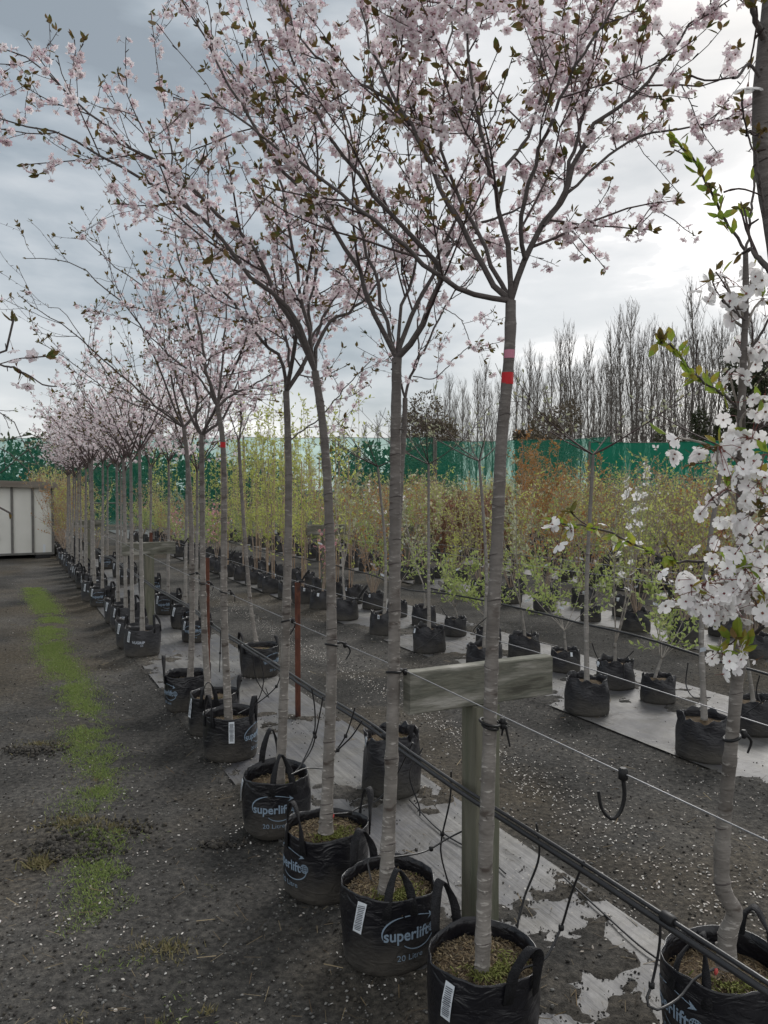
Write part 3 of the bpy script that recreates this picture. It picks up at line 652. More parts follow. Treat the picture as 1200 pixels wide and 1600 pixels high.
def flower_template(petals, inner, rad, wid, cup, notch=False, ped=.022, simple=False):
    V = []; F4 = []; m = []
    def petal(a, rr_, w_, c_, z0):
        b_ = len(V); ca, sa = math.cos(a), math.sin(a)
        for (x, y, z) in ((.05*rr_, 0, z0), (.62*rr_, -w_*rr_, z0+c_*.45*rr_), (rr_*(.9 if notch else 1.0), 0, z0+c_*rr_), (.62*rr_, w_*rr_, z0+c_*.45*rr_)): V.append((x*ca-y*sa, x*sa+y*ca, z))
        F4.append((b_, b_+1, b_+2, b_+3)); m.append(0)
    def petal2(a, rr_, w_, c_):
        b_ = len(V); ca, sa = math.cos(a), math.sin(a)
        for (x, y, z) in ((.04, -.05, 0), (.45, -w_*.85, c_*.2), (.85, -w_, c_*.6), (1.0, -w_*.35, c_*.9), (.92, 0, c_*.85), (1.0, w_*.35, c_*.9), (.85, w_, c_*.6), (.45, w_*.85, c_*.2), (.04, .05, 0)):
            V.append((rr_*(x*ca-y*sa), rr_*(x*sa+y*ca), rr_*z))
        F4.append((b_, b_+1, b_+7, b_+8)); F4.append((b_+1, b_+2, b_+6, b_+7)); F4.append((b_+2, b_+3, b_+4, b_+4)); F4.append((b_+2, b_+4, b_+6, b_+6)); F4.append((b_+4, b_+5, b_+6, b_+6)); m.extend([0]*5)
    for i_ in range(petals):
        if notch: petal2(2*PI*i_/petals, rad, wid, cup)
        else: petal(2*PI*i_/petals, rad, wid, cup, 0)
    for i_ in range(inner): petal(2*PI*(i_+.5)/max(1, inner), rad*.62, wid*1.05, cup+.35, rad*.05)
    # dark centre, and the stalk behind
    b_ = len(V); c_ = rad*.17
    V.extend([(c_, 0, rad*.14), (0, c_, rad*.14), (-c_, 0, rad*.14), (0, -c_, rad*.14)]); F4.append((b_, b_+1, b_+2, b_+3)); m.append(1)
    if not simple:
        b_ = len(V); w_ = .0022; V.extend([(w_, 0, -.001), (-w_*.5, w_*.87, -.001), (-w_*.5, -w_*.87, -.001), (w_*.35, 0, -.007), (-w_*.2, w_*.3, -.007), (-w_*.2, -w_*.3, -.007)])
        F4 += [(b_, b_+3, b_+4, b_+1), (b_+1, b_+4, b_+5, b_+2), (b_+2, b_+5, b_+3, b_)]; m += [1]*3
        b_ = len(V); V.extend([(-.0005, 0, -.006), (.0005, 0, -.006), (.0005, 0, -ped), (-.0005, 0, -ped), (0, -.0005, -.006), (0, .0005, -.006), (0, .0005, -ped), (0, -.0005, -ped)])
        F4 += [(b_, b_+1, b_+2, b_+3), (b_+4, b_+5, b_+6, b_+7)]; m += [1]*2
    return np.array(V), F4, np.array(m)
def fix_tris(tpl):
    V, F4, m = tpl; q = [(f, k) for f, k in zip(F4, m) if len(set(f)) == 4]; t3 = [(f[:3] if f[2] == f[3] else f, k) for f, k in zip(F4, m) if len(set(f)) == 3]
    return V, np.array([f for f, k in q]), np.array([k for f, k in q]), (np.array([f for f, k in t3]) if t3 else None), np.array([k for f, k in t3])
FL_NEAR = fix_tris(flower_template(6, 5, .0165, .36, .30)); FL_FAR = fix_tris(flower_template(5, 0, .021, .42, .30, simple=True))
FL_WHITE = fix_tris(flower_template(5, 0, .0205, .43, .32, notch=True)); BUD = fix_tris(flower_template(3, 0, .009, .45, 1.3, simple=False))
def put(mb, tpl, pos, Z, sc, r):
    V, Q, mq, T3, m3 = tpl; st = r.bit_generator.state; mb.inst(V, Q, mq, pos, Z, sc, r)
    if T3 is not None: r.bit_generator.state = st; mb.inst(V, T3, m3, pos, Z, sc, r)
leafT = np.array([(0, 0, 0), (-.22, .35, .05), (-.17, .72, .03), (0, 1, -.06), (.17, .72, .03), (.22, .35, .05), (0, .5, -.035)])
leafT = leafT[:, [0, 2, 1]]      # length along z
leafF = [(0, 6, 2, 1), (6, 3, 2, 2), (0, 5, 4, 6), (6, 4, 3, 3)]
LEAF = (leafT, np.array([(0, 6, 2, 1), (0, 5, 4, 6)]), np.array([0, 0]), np.array([(6, 3, 2), (6, 4, 3)]), np.array([0, 0]))
def blossom(name, twigs, r, step, per, tpl, mats, parent, origin, ped=.022, bud=.17, droop=.5, keep=None, fsc=1.0, prob=None):
    Pp, Tt = sites(twigs, step, r)
    if prob is not None:
        k = r.random(len(Pp)) < prob(Pp); Pp, Tt = Pp[k], Tt[k]
    if len(Pp) == 0: return None
    cnt = r.poisson(per, len(Pp)); idx = np.repeat(np.arange(len(Pp)), cnt); n = len(idx)
    if n == 0: return None
    # clusters: flowers of one spur share a rough direction
    cd = r.normal(size=(len(Pp), 3))+(0, 0, -droop*.6); cd /= np.linalg.norm(cd, axis=1)[:, None]
    Z = cd[idx]*.8+r.normal(size=(n, 3))*.75+(0, 0, -droop); Z /= np.linalg.norm(Z, axis=1)[:, None]
    pos = Pp[idx]+Z*ped*(.7+.7*r.random(n))[:, None]+r.normal(size=(n, 3))*.006
    mb = MB(); isb = r.random(n) < bud; sc = fsc*(.8+.4*r.random(n))
    put(mb, tpl, pos[~isb], Z[~isb], sc[~isb], r)
    if isb.any(): put(mb, BUD, pos[isb], Z[isb], sc[isb], r)
    return mb.build(name, mats, parent, origin, smooth=False)
def foliage(mb, Pp, Tt, r, per, size, droop=.0, m=0, spread=1.0):
    cnt = r.poisson(per, len(Pp)); idx = np.repeat(np.arange(len(Pp)), cnt); n = len(idx)
    if n == 0: return
    Z = Tt[idx]*.55+r.normal(size=(n, 3))*.6*spread+(0, 0, .15-droop)
    put(mb, LEAF, Pp[idx]+r.normal(size=(n, 3))*.003, Z, size*(.55+.7*r.random(n)), r)
def trunk_mesh(mb, pts, r0, r1, r, n=64, sides=14, flare=.35, knobs=10, m=0):
    p = resample(pts, n); t_ = np.linspace(0, 1, n); mb_ring = []
    rad = r0+(r1-r0)*t_+r0*flare*np.exp(-t_*n/2.2)
    rad = rad*(1+.035*np.sin(np.arange(n)*1.7+r.random()*6)*r.random(n)+.02*r.normal(size=n))
    for k in range(max(2, n//7)):
        i_ = 2+int(r.random()*(n-4)); rad[i_] *= 1.10; rad[i_-1] *= 1.03
        if m == 0 and n > 30: mb_ring.append((p[i_], rad[i_]))
    mb.tube(p, rad, sides, m)
    for c_, R_ in mb_ring:
        a = np.linspace(0, 2*PI*(.35+.6*r.random()), 14)+r.random()*6; q = np.stack((c_[0]+R_*.985*np.cos(a), c_[1]+R_*.985*np.sin(a), c_[2]+.004*np.sin(a*1.5)), -1); mb.tube(q, np.sin(np.linspace(.1, PI-.1, 14))*R_*.085+.0004, 4, 1, cap=False)
    for k in range(knobs):
        i_ = int(r.random()*(n-2))+1; a = r.random()*2*PI; d = np.array((math.cos(a), math.sin(a), .2)); q_ = p[i_]+d*rad[i_]*.7
        mb.tube([q_, q_+d*rad[i_]*.40, q_+d*rad[i_]*.55], [rad[i_]*.26, rad[i_]*.22, rad[i_]*.10], 6, m)
    return p, rad

# ------------------------------------------------------------------ the near potted cherry trees
def facing(x, y): return math.degrees(math.atan2(-y, -x))
def cherry(label, base, trunk, tr, limbs, bag, seed, n1=7, L1=.42, n2=3, L2=.22, step=.06, per=2.2, leafp=.5, flsc=1.0, white=False, group=None, extra=0, marks=(), bias=None, upper=.28,
           flow_prob=None, leafmat='leaf_bronze', near=True, sides=14, name='potted_cherry_tree', leafsize=.029, limbr=.011):
    r = np.random.default_rng(seed); x, y = base; root = empty(name, (x, y, 0)); tag(root, label, 'tree', group); org = (x, y, 0)
    f = facing(x, y); b = dict(bag); kind = b.pop('kind', 'super')
    hd = b.pop('handles', ((20, .10, 0), (200, .10, 0)))
    pa, ta = b.pop('print_at', None), b.pop('tag_at', None)
    make_bag('planter_bag', kind, seed, root, print_at=None if pa is None else 90+pa, tag_at=None if ta is None else 90+ta, handles=[(90+h[0], h[1], h[2]) for h in hd], rz=math.radians(f-90), **b)
    mb = MB(); p, rad = trunk_mesh(mb, trunk, tr[0]*.91, tr[1]*.91, r, n=90 if near else 40, sides=sides, knobs=16 if near else 6)
    # the bark material darkens the upper trunk to mimic backlight
    nf = 90 if near else 40
    for (t_, hgt_, mt, a0, a1) in marks:
        i_ = t_*(len(p)-1); c = p[int(i_)]; R_ = rad[int(i_)]+.0015; aa = np.radians(np.linspace(a0, a1, 10)); k = len(aa)
        Vb = np.concatenate([np.stack((c[0]+R_*np.cos(aa), c[1]+R_*np.sin(aa), np.full(k, c[2]+dz)), -1) for dz in (-hgt_/2, hgt_/2)])
        mb.add(Vb, [(i2, i2+1, k+i2+1, k+i2) for i2 in range(k-1)], mt)
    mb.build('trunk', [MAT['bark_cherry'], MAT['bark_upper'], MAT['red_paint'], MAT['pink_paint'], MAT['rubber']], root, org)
    top = p[-1]; LB = []
    for pts, r0 in limbs:
        q = np.vstack((top if np.linalg.norm(pts[0]-top) < .12 else pts[0], pts[1:])); q = resample(q, 18 if near else 10)
        q[2:] += r.normal(size=q[2:].shape)*min(.005, .006*float(np.linalg.norm(q[-1]-q[0]))); LB.append((q, r0*.88, max(.0022, r0*.20)))
    for k in range(extra):
        a = 2*PI*(k+r.random())/extra; d = np.array((math.cos(a), math.sin(a), 1.15+.5*r.random())); q = wander(top, d, .9+.5*r.random(), 12, .05, .02, r); LB.append((q, limbr, .0028))
    paths, twigs = branches(LB, r, n1, L1, n2, L2, bias=bias)
    mb = MB()
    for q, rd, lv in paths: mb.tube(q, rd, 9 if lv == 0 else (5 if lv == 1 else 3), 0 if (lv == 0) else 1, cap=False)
    # short spurs on the twigs
    Pp, Tt = sites(twigs, .05 if near else .12, r); k = len(Pp); Zs = Tt*.4+r.normal(size=(k, 3))*.7
    sp = np.array([(-.0016, 0, 0), (.0016, 0, 0), (.001, 0, .014), (-.001, 0, .014), (0, -.0016, 0), (0, .0016, 0), (0, .001, .014), (0, -.001, .014)])
    if near: mb.inst(sp, [(0, 1, 2, 3), (4, 5, 6, 7)], 1, Pp, Zs, .6+.8*r.random(k), r)
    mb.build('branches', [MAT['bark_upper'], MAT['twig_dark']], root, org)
    fl = FL_WHITE if white else (FL_NEAR if near else FL_FAR)
    blossom('blossoms', [t_ for t_ in twigs if True], r, step, per, fl, [MAT['petal_white' if white else 'petal_pink'], MAT['calyx']], root, org, prob=flow_prob, fsc=flsc, ped=.030 if white else .022)
    mb = MB(); Pp, Tt = sites(twigs, .075, r, .3); k = r.random(len(Pp)) < leafp; foliage(mb, Pp[k], Tt[k], r, 2.2, leafsize)
    tips = np.array([t_[0][-1] for t_ in twigs]); td = np.array([t_[0][-1]-t_[0][-2] for t_ in twigs]); td /= np.linalg.norm(td, axis=1)[:, None]+1e-9
    foliage(mb, tips, td, r, 3.2, leafsize)
    mb.build('leaves', MAT[leafmat], root, org, smooth=False)
    return root, p, rad

def clump(scale, thr, soft=.10, off=0.):
    """blossom is dense on some branches and thin on others"""
    def f(Pp): return sstep(thr-soft, thr+soft, .5*(fbm(Pp[:, 0]*scale+off, Pp[:, 2]*scale+3, 3)+fbm(Pp[:, 1]*scale+7, Pp[:, 2]*scale+off, 3)))
    return f
GA = 'tall cherry trees in black bags along the front bed'
TREES = []
def limb(lst, d0, d1, r0=.011): return (Ppath(lst, d0, d1), r0)
def bx(px, d): return ((px-600)/F*d, d)

TREES.append(cherry('nearest slender cherry tree, red and pink paint mark below its fork', bx(757, 2.2), Ppath([(752,1575),(756,1420),(765,1150),(770,980),(776,860),(783,700),(792,600),(797,530),(798,470)], 2.2, 2.22), (.0245, .0170),
    [limb([(798,470),(770,466),(742,463),(715,452),(690,430),(633,383),(587,347),(500,280),(400,207),(330,150)], 2.22, 2.05, .0095),
     limb([(798,478),(770,445),(733,377),(713,340),(667,243),(640,195),(613,153),(587,93),(567,33),(558,-60)], 2.22, 2.35, .0105),
     limb([(798,474),(772,420),(740,350),(700,260),(690,170),(705,60),(700,-40)], 2.22, 2.6, .0085),
     limb([(798,470),(796,420),(777,317),(760,240),(747,173),(733,67),(727,-40)], 2.22, 2.1, .0100),
     limb([(800,455),(820,403),(850,353),(883,297),(905,230),(950,180),(1005,130),(1060,70),(1130,-10)], 2.22, 2.1, .0110),
     limb([(883,297),(900,220),(920,130),(933,50),(938,-50)], 2.18, 2.35, .0070),
     limb([(820,403),(812,350),(835,260),(870,170),(910,90),(980,-20)], 2.2, 1.9, .0080),
     limb([(850,353),(900,290),(960,235),(1010,210),(1080,200),(1130,170)], 2.18, 2.3, .0055),
     limb([(777,317),(800,250),(840,170),(850,90),(830,0)], 2.18, 2.5, .0070),
     limb([(640,195),(600,150),(540,120),(470,60),(430,-20)], 2.3, 2.5, .0060)],
    dict(chips=2200, tag_at=-31, handles=((42,.105,.035),(222,.125,.03)), tag_len=.10), 101, n1=6.5, L1=.36, n2=4, L2=.18, per=3.3, step=.047, leafp=.42, group=GA, bias=np.array((0,0,.15)),
    marks=((.896,.034,2,-170,10),(.922,.024,3,-150,-40)), flow_prob=clump(2.6,.355,.12)))
TREES.append(cherry('cherry tree whose bag shows white tag and superlift print side by side', bx(608, 2.62), Ppath([(603,1400),(607,1300),(612,1180),(616,1000),(617,850),(618,700),(620,560)], 2.62, 2.62), (.0265, .0190),
    [limb([(620,560),(602,524),(580,475),(565,430),(546,400),(500,330),(430,250),(380,160),(330,80),(280,-10)], 2.62, 2.5, .0105),
     limb([(620,560),(625,540),(640,505),(659,464),(677,434),(689,400),(720,330),(760,260),(800,190)], 2.62, 2.8, .0105),
     limb([(620,555),(635,546),(659,509),(677,464),(690,430),(670,395),(630,360),(580,300),(520,220),(470,130),(440,40)], 2.62, 2.4, .0130),
     limb([(690,430),(700,395),(730,360),(800,330),(860,300)], 2.5, 2.7, .0080),
     limb([(614,540),(600,500),(588,440),(570,380),(555,300),(545,200),(520,100)], 2.62, 2.9, .0085),
     limb([(622,545),(628,480),(650,410),(660,330),(640,230),(650,130)], 2.62, 3.1, .0075)],
    dict(chips=2400, print_at=27, tag_at=-31, handles=((14,.085,-.045),(214,.10,.02)), tag_tilt=9), 102, n1=6, L1=.42, n2=3, L2=.22, per=2.9, step=.053, leafp=.36, group=GA, flow_prob=clump(2.4,.37,.11)))
TREES.append(cherry('cherry tree behind the white-tagged bag, the end of a superlift print at its left', bx(508, 3.05), Ppath([(509,1300),(513,1200),(518,1050),(517,900),(513,780),(507,690),(500,630),(492,580)], 3.05, 3.05), (.0265, .0165),
    [limb([(492,580),(471,516),(449,479),(400,440),(330,355),(240,290),(175,255),(110,215),(0,185)], 3.05, 2.8, .0120),
     limb([(490,575),(465,520),(430,450),(400,392),(330,320),(265,265),(200,225),(145,180),(75,120),(0,72)], 3.05, 2.95, .0110),
     limb([(492,580),(497,530),(520,500),(545,487),(565,468),(610,420),(650,370)], 3.05, 3.3, .0100),
     limb([(490,572),(478,500),(462,430),(450,340),(430,250),(400,150),(380,50)], 3.05, 3.2, .0095),
     limb([(492,572),(482,490),(500,400),(520,320),(560,240)], 3.05, 3.4, .0085),
     limb([(300,330),(280,300),(273,270),(262,200),(250,130)], 2.9, 3.0, .005)],
    dict(chips=1600, print_at=-62, handles=((-48,.135,.0),(110,.11,.01)), soil=.225), 103, n1=5.5, L1=.42, n2=3, L2=.22, per=2.4, step=.056, leafp=.32, group=GA, flow_prob=clump(2.4,.37,.11)))
TREES.append(cherry('cherry tree in the bag with the whole superlift 20 Litre print facing the track', bx(430, 3.62), Ppath([(436,1225),(441,1150),(446,1000),(450,850),(451,740),(449,660),(447,612)], 3.62, 3.62), (.0250, .0165),
    [limb([(447,612),(441,569),(400,520),(340,440),(300,370),(270,300)], 3.62, 3.4, .0105),
     limb([(447,612),(475,570),(487,530),(520,470),(560,420)], 3.62, 3.8, .0105),
     limb([(447,612),(452,560),(440,500),(430,420),(420,330)], 3.62, 3.7, .009),
     limb([(450,690),(475,672),(510,640),(545,600),(580,565)], 3.62, 3.9, .0045)],
    dict(chips=300, print_at=-4, tag_at=-72, handles=((10,.12,-.05),(190,.15,-.02)), soil=.20), 104, n1=6, L1=.42, n2=3, L2=.22, per=2.4, step=.056, leafp=.32, group=GA, extra=2, flow_prob=clump(2.4,.37)))
TREES.append(cherry('cherry tree with small red mark on trunk and white tag square on its bag', bx(358, 4.6), Ppath([(358,1140),(354,1060),(350,950),(350,850),(350,740),(347,680),(340,636)], 4.6, 4.6), (.0260, .0155),
    [limb([(340,636),(323,577),(310,510),(300,457),(277,403),(273,357),(262,310)], 4.6, 4.5, .0115),
     limb([(340,636),(310,590),(270,560),(230,520),(200,500)], 4.6, 4.4, .0085),
     limb([(340,636),(365,615),(400,600),(445,570)], 4.6, 4.8, .0100),
     limb([(340,636),(345,580),(350,510),(360,440),(375,380)], 4.6, 4.9, .0095)],
    dict(chips=250, print_at=62, tag_at=2, tag_tilt=0, tag_len=.125, handles=((-55,.13,-.01),(62,.115,.0)), soil=.205), 105, n1=6.5, L1=.42, n2=3, L2=.22, per=2.5, step=.056, leafp=.3, group=GA, extra=1,
    marks=((.885,.032,2,-160,10),), flow_prob=clump(2.4,.37,.11)))
TREES.append(cherry('wide-forked cherry tree whose bag shows only a tag beside the neighbouring bag', bx(333, 5.05), Ppath([(326,1090),(320,1000),(317,900),(316,800),(315,680)], 5.05, 5.05), (.0235, .0170),
    [limb([(315,680),(306,655),(308,620),(300,580),(290,520)], 5.05, 5.0, .0115), limb([(315,680),(340,662),(356,640),(370,600),(385,550)], 5.05, 5.3, .0115), limb([(315,680),(326,650),(330,600),(330,520)], 5.05, 5.6, .009)],
    dict(chips=120, tag_at=-60, handles=((-12,.11,0),(100,.10,.0)), tag_len=.125), 106, n1=6, L1=.42, n2=3, L2=.22, per=2.4, step=.06, leafp=.2, group=GA, extra=2, near=True, flow_prob=clump(2.4,.37)))
TREES.append(cherry('cherry tree with long bare limbs sweeping far to the left, strap loop on its bag', bx(290, 5.6), Ppath([(297,1065),(300,980),(300,900),(298,800),(293,720),(287,668)], 5.6, 5.6), (.0240, .0150),
    [limb([(287,668),(267,627),(233,537),(213,497),(133,423),(85,405),(40,403)], 5.6, 5.2, .0095), limb([(287,668),(250,640),(187,583),(100,510),(65,490),(30,462)], 5.6, 5.0, .0090),
     limb([(287,668),(270,600),(260,483),(215,440),(180,417),(140,380),(110,356)], 5.6, 5.4, .0095), limb([(287,668),(235,640),(180,620),(110,565),(60,535)], 5.6, 5.3, .006),
     limb([(287,668),(255,640),(200,615),(150,560),(100,490),(75,480)], 5.6, 5.5, .007)],
    dict(chips=150, print_at=-60, handles=((-80,.135,.0),(110,.06,.0)), soil=.20), 107, n1=4, L1=.42, n2=2, L2=.24, per=2.0, step=.07, leafp=.6, group=GA, extra=1, flow_prob=lambda Pp: .12+.75*sstep(-1.95, -1.35, Pp[:, 0])))

# cherry trees of the inner line of the same bed
GA2 = 'cherry trees in the inner line of the front bed'
rt = cherry('white flowered cherry at the right edge, kinked pale trunk rising from a superlift bag', bx(1140, 2.17), Ppath([(1135,1508,2.14),(1137,1460,2.13),(1148,1425,2.12),(1131,1392,2.1),(1128,1330,2.08),(1140,1190,2.0),(1152,1060,1.95),(1160,900,1.88),(1157,750,1.8),(1160,600,1.75),(1165,480,1.72),(1165,392,1.7)], 2.1), (.0250, .0062),
    [limb([(1165,395),(1135,350),(1105,290),(1082,250),(1058,222)], 1.7, 1.62, .0040),
     limb([(1168,420),(1172,340),(1180,280),(1188,240),(1192,200)], 1.72, 1.75, .0035),
     limb([(1157,640),(1120,610),(1080,580),(1055,545),(1030,535)], 1.78, 1.6, .0035),
     limb([(1160,880),(1110,880),(1050,878),(990,850),(940,828),(900,822),(872,812)], 1.88, 1.75, .0040),
     limb([(1158,820),(1185,790),(1215,760),(1250,720)], 1.85, 1.7, .007), limb([(1158,870),(1190,835),(1230,800)], 1.87, 1.65, .007),
     limb([(1157,1000),(1185,985),(1220,960)], 1.92, 1.7, .008),
     limb([(1160,900),(1130,905),(1110,925),(1095,935)], 1.88, 1.75, .004), limb([(1160,930),(1140,960),(1125,1000),(1120,1015)], 1.88, 1.7, .003),
     limb([(1157,700),(1185,660),(1215,640)], 1.8, 1.7, .005), limb([(1162,560),(1190,520),(1210,480)], 1.75, 1.7, .004), limb([(1157,720),(1135,700),(1125,700)], 1.78, 1.72, .003),
     limb([(1160,760),(1130,770),(1120,790)], 1.8, 1.7, .003), limb([(1164,500),(1140,480),(1128,470)], 1.72, 1.66, .003)],
    dict(chips=1200, print_at=-52, handles=((-30,.10,-.07),(150,.09,-.02)), soil=.20, R=.168), 201, n1=0, L1=.1, n2=0, L2=.08, step=99, per=0, leafp=0, white=True, upper=.55)

# white blossom of the right-hand tree, in umbels on its spurs
root, p, rad = rt; r = np.random.default_rng(77); org = tuple(root.location); mb = MB(); mbl = MB(); mbt = MB()
CL = [(1131,448,1.7,7,.030),(1144,477,1.72,5,.025),(1180,437,1.74,6,.03),(1192,481,1.75,7,.03),(1149,547,1.76,5,.026),(1140,600,1.74,5,.026),(1192,560,1.76,6,.03),(1122,713,1.7,10,.034),(1175,700,1.74,12,.04),(1190,640,1.72,5,.025),
      (1135,779,1.76,9,.034),(1184,770,1.72,11,.04),(1131,842,1.78,5,.03),(1175,831,1.76,8,.036),(1100,928,1.72,18,.036),(1125,945,1.72,14,.034),(1150,925,1.78,13,.036),(1185,925,1.74,15,.04),(1128,1036,1.68,5,.026),(1158,1036,1.68,4,.024),(1192,962,1.72,8,.035),
      (1041,698,1.62,3,.018),(880,838,1.74,4,.017),(1196,725,1.7,6,.03),(1150,665,1.78,3,.02),(1196,880,1.72,6,.03),(1215,800,1.7,12,.05),(1220,940,1.7,12,.05),(1112,945,1.7,8,.03),(1165,905,1.74,8,.04),(1080,940,1.7,6,.024)]
for px, py, d, n, sp in CL:
    c = P(px, py, d); hub = c+np.array((0, 0, .022)); k = n
    Z = r.normal(size=(k, 3))*(.8, .8, .45)+(0, -.45, -.35); Z /= np.linalg.norm(Z, axis=1)[:, None]
    pos = c+r.normal(size=(k, 3))*(sp, sp*.7, sp*.75); sc = .82+.35*r.random(k)
    put(mb, FL_WHITE, pos, Z, sc, r)
    for q in pos: mbt.tube([q-Z[0]*0, q*.5+hub*.5+(0, 0, .006), hub], [.0009, .0008, .0010], 3, 0, cap=False)
    nb = max(1, n//3); put(mb, BUD, c+r.normal(size=(nb, 3))*(sp, sp, sp*.5)+(0, 0, .012), r.normal(size=(nb, 3)), .9, r)
    i_ = np.argmin(np.linalg.norm(p-hub, axis=1)+.0); tgt = p[min(len(p)-1, max(0, i_-4))]
    if np.linalg.norm(tgt-hub) < .35: q = resample([tgt, (tgt+hub)/2+r.normal(size=3)*.012+(0, 0, .01), hub], 7); mbt.tube(q, np.linspace(.0038, .002, 7), 5, 1, cap=False)
    foliage(mbl, np.repeat(hub[None]+(0, 0, .004), 1, 0), np.array([(0, 0, 1.)]), r, 1.6, .042)
k = 60; c = P(1158, 903, 1.76); pos = c+r.normal(size=(k, 3))*(.055, .03, .018); put(mb, BUD, pos, r.normal(size=(k, 3))+(0, 0, -.6), .75, r)
mb.build('blossoms', [MAT['petal_white'], MAT['calyx']], root, org, smooth=False)
mbt.build('flower_stalks', [MAT['calyx'], MAT['twig_grey']], root, org)
def leaves_along(mb, lst, d0, d1, n, size, r, droop=0.):
    q = resample(Ppath(lst, d0, d1), n); t_ = np.gradient(q, axis=0); t_ /= np.linalg.norm(t_, axis=1)[:, None]; foliage(mb, q, t_, r, 2.6, size, droop)
leaves_along(mbl, [(1150,375),(1135,350),(1105,290),(1082,250),(1058,222)], 1.68, 1.62, 15, .034, r)
leaves_along(mbl, [(1140,625),(1110,600),(1080,580),(1055,545),(1030,535)], 1.75, 1.6, 13, .036, r)
leaves_along(mbl, [(1060,878),(1040,872),(990,850),(940,828),(900,822),(872,812)], 1.83, 1.75, 14, .038, r, .5)
leaves_along(mbl, [(1172,340),(1180,280),(1190,200)], 1.72, 1.75, 6, .034, r)
for px, py, d in ((1152,1000,1.68),(1160,1010,1.68),(1145,1012,1.68),(1140,1000,1.68),(1190,985,1.7),(1165,880,1.75)):
    foliage(mbl, P(px, py, d)[None], np.array([(0, 0, 1.)]), r, 3, .05)
mbl.build('leaves', MAT['leaf_lime'], root, org, smooth=False)

# the next tree of the front bed stands just outside the frame; its limb rises along the right edge
cherry('thick grey stem rising along the right photo edge, close to the camera', (.74, 1.22), Ppath([(1335,2350),(1310,1700),(1285,1100),(1250,640),(1219,430),(1205,330),(1193,250),(1190,150),(1201,40),(1212,-60),(1224,-160)], 1.2, 1.22), (.0215, .0140),
    [limb([(1203,-60),(1150,-120),(1080,-200)], 1.2, 1.3, .007), limb([(1215,-150),(1240,-260),(1280,-330)], 1.2, 1.2, .009), limb([(1193,60),(1180,30),(1172,-20),(1165,-80)], 1.2, 1.15, .006),
     limb([(1187,120),(1170,100),(1155,118),(1146,122)], 1.2, 1.17, .0028), limb([(1183,210),(1172,205),(1166,212)], 1.2, 1.18, .0028), limb([(1196,340),(1190,300),(1186,280),(1180,235)], 1.2, 1.17, .0022), limb([(1205,425),(1178,395),(1174,388),(1160,396)], 1.2, 1.25, .006)],
    dict(chips=0, tag_at=0), 202, n1=2, L1=.10, n2=0, L2=.08, step=.14, per=.5, leafp=.12, white=True, upper=.5, group=GA, leafsize=.017, flow_prob=lambda q: (q[:, 2] > 2.15)*.6)

# second tree of the inner line, seen behind its neighbour's trunk, and the leaning one further back
cherry('thin forked cherry behind a pale trunk, growing from a tall crumpled plain bag', bx(612, 4.08), Ppath([(614,1165),(616,1050),(620,900),(626,760),(632,660),(633,622)], 4.08, 4.08), (.0185, .0150),
    [limb([(633,622),(640,590),(655,560),(670,535),(700,470),(740,430),(770,370)], 4.1, 4.2, .0090), limb([(633,622),(626,600),(618,560),(612,500),(600,450)], 4.08, 4.0, .0075),
     limb([(655,560),(652,500),(664,440),(680,380)], 4.1, 4.4, .006), limb([(645,588),(680,590),(710,560),(735,540)], 4.1, 4.0, .0035), limb([(690,480),(720,500),(738,545)], 4.2, 4.0, .0028), limb([(700,470),(730,450),(755,410)], 4.2, 4.1, .003)],
    dict(kind='plain', handles=((60,.05,-.02),), tag_at=-62, tag_len=.045, chips=150, H=.31), 203, n1=4, L1=.28, n2=2, L2=.16, step=.06, per=1.6, leafp=.4, group=GA2, flow_prob=clump(3,.42))
cherry('leaning thin cherry growing from a superlift bag beside the petal-strewn path', bx(404, 6.6), Ppath([(400,1003),(392,950),(384,860),(377,760),(373,690)], 6.6, 6.6), (.0190, .0150),
    [limb([(373,690),(360,650),(350,600)], 6.6, 6.5, .007), limb([(373,690),(378,650),(372,600),(380,540)], 6.6, 6.7, .008), limb([(373,690),(385,660),(400,630),(420,590)], 6.6, 6.9, .006)],
    dict(print_at=48, handles=((-70,.12,0),(100,.07,-.02)), chips=80), 204, n1=5, L1=.32, n2=2, L2=.16, step=.05, per=2.4, leafp=.3, group=GA2, near=True, sides=10, flow_prob=clump(3,.36))

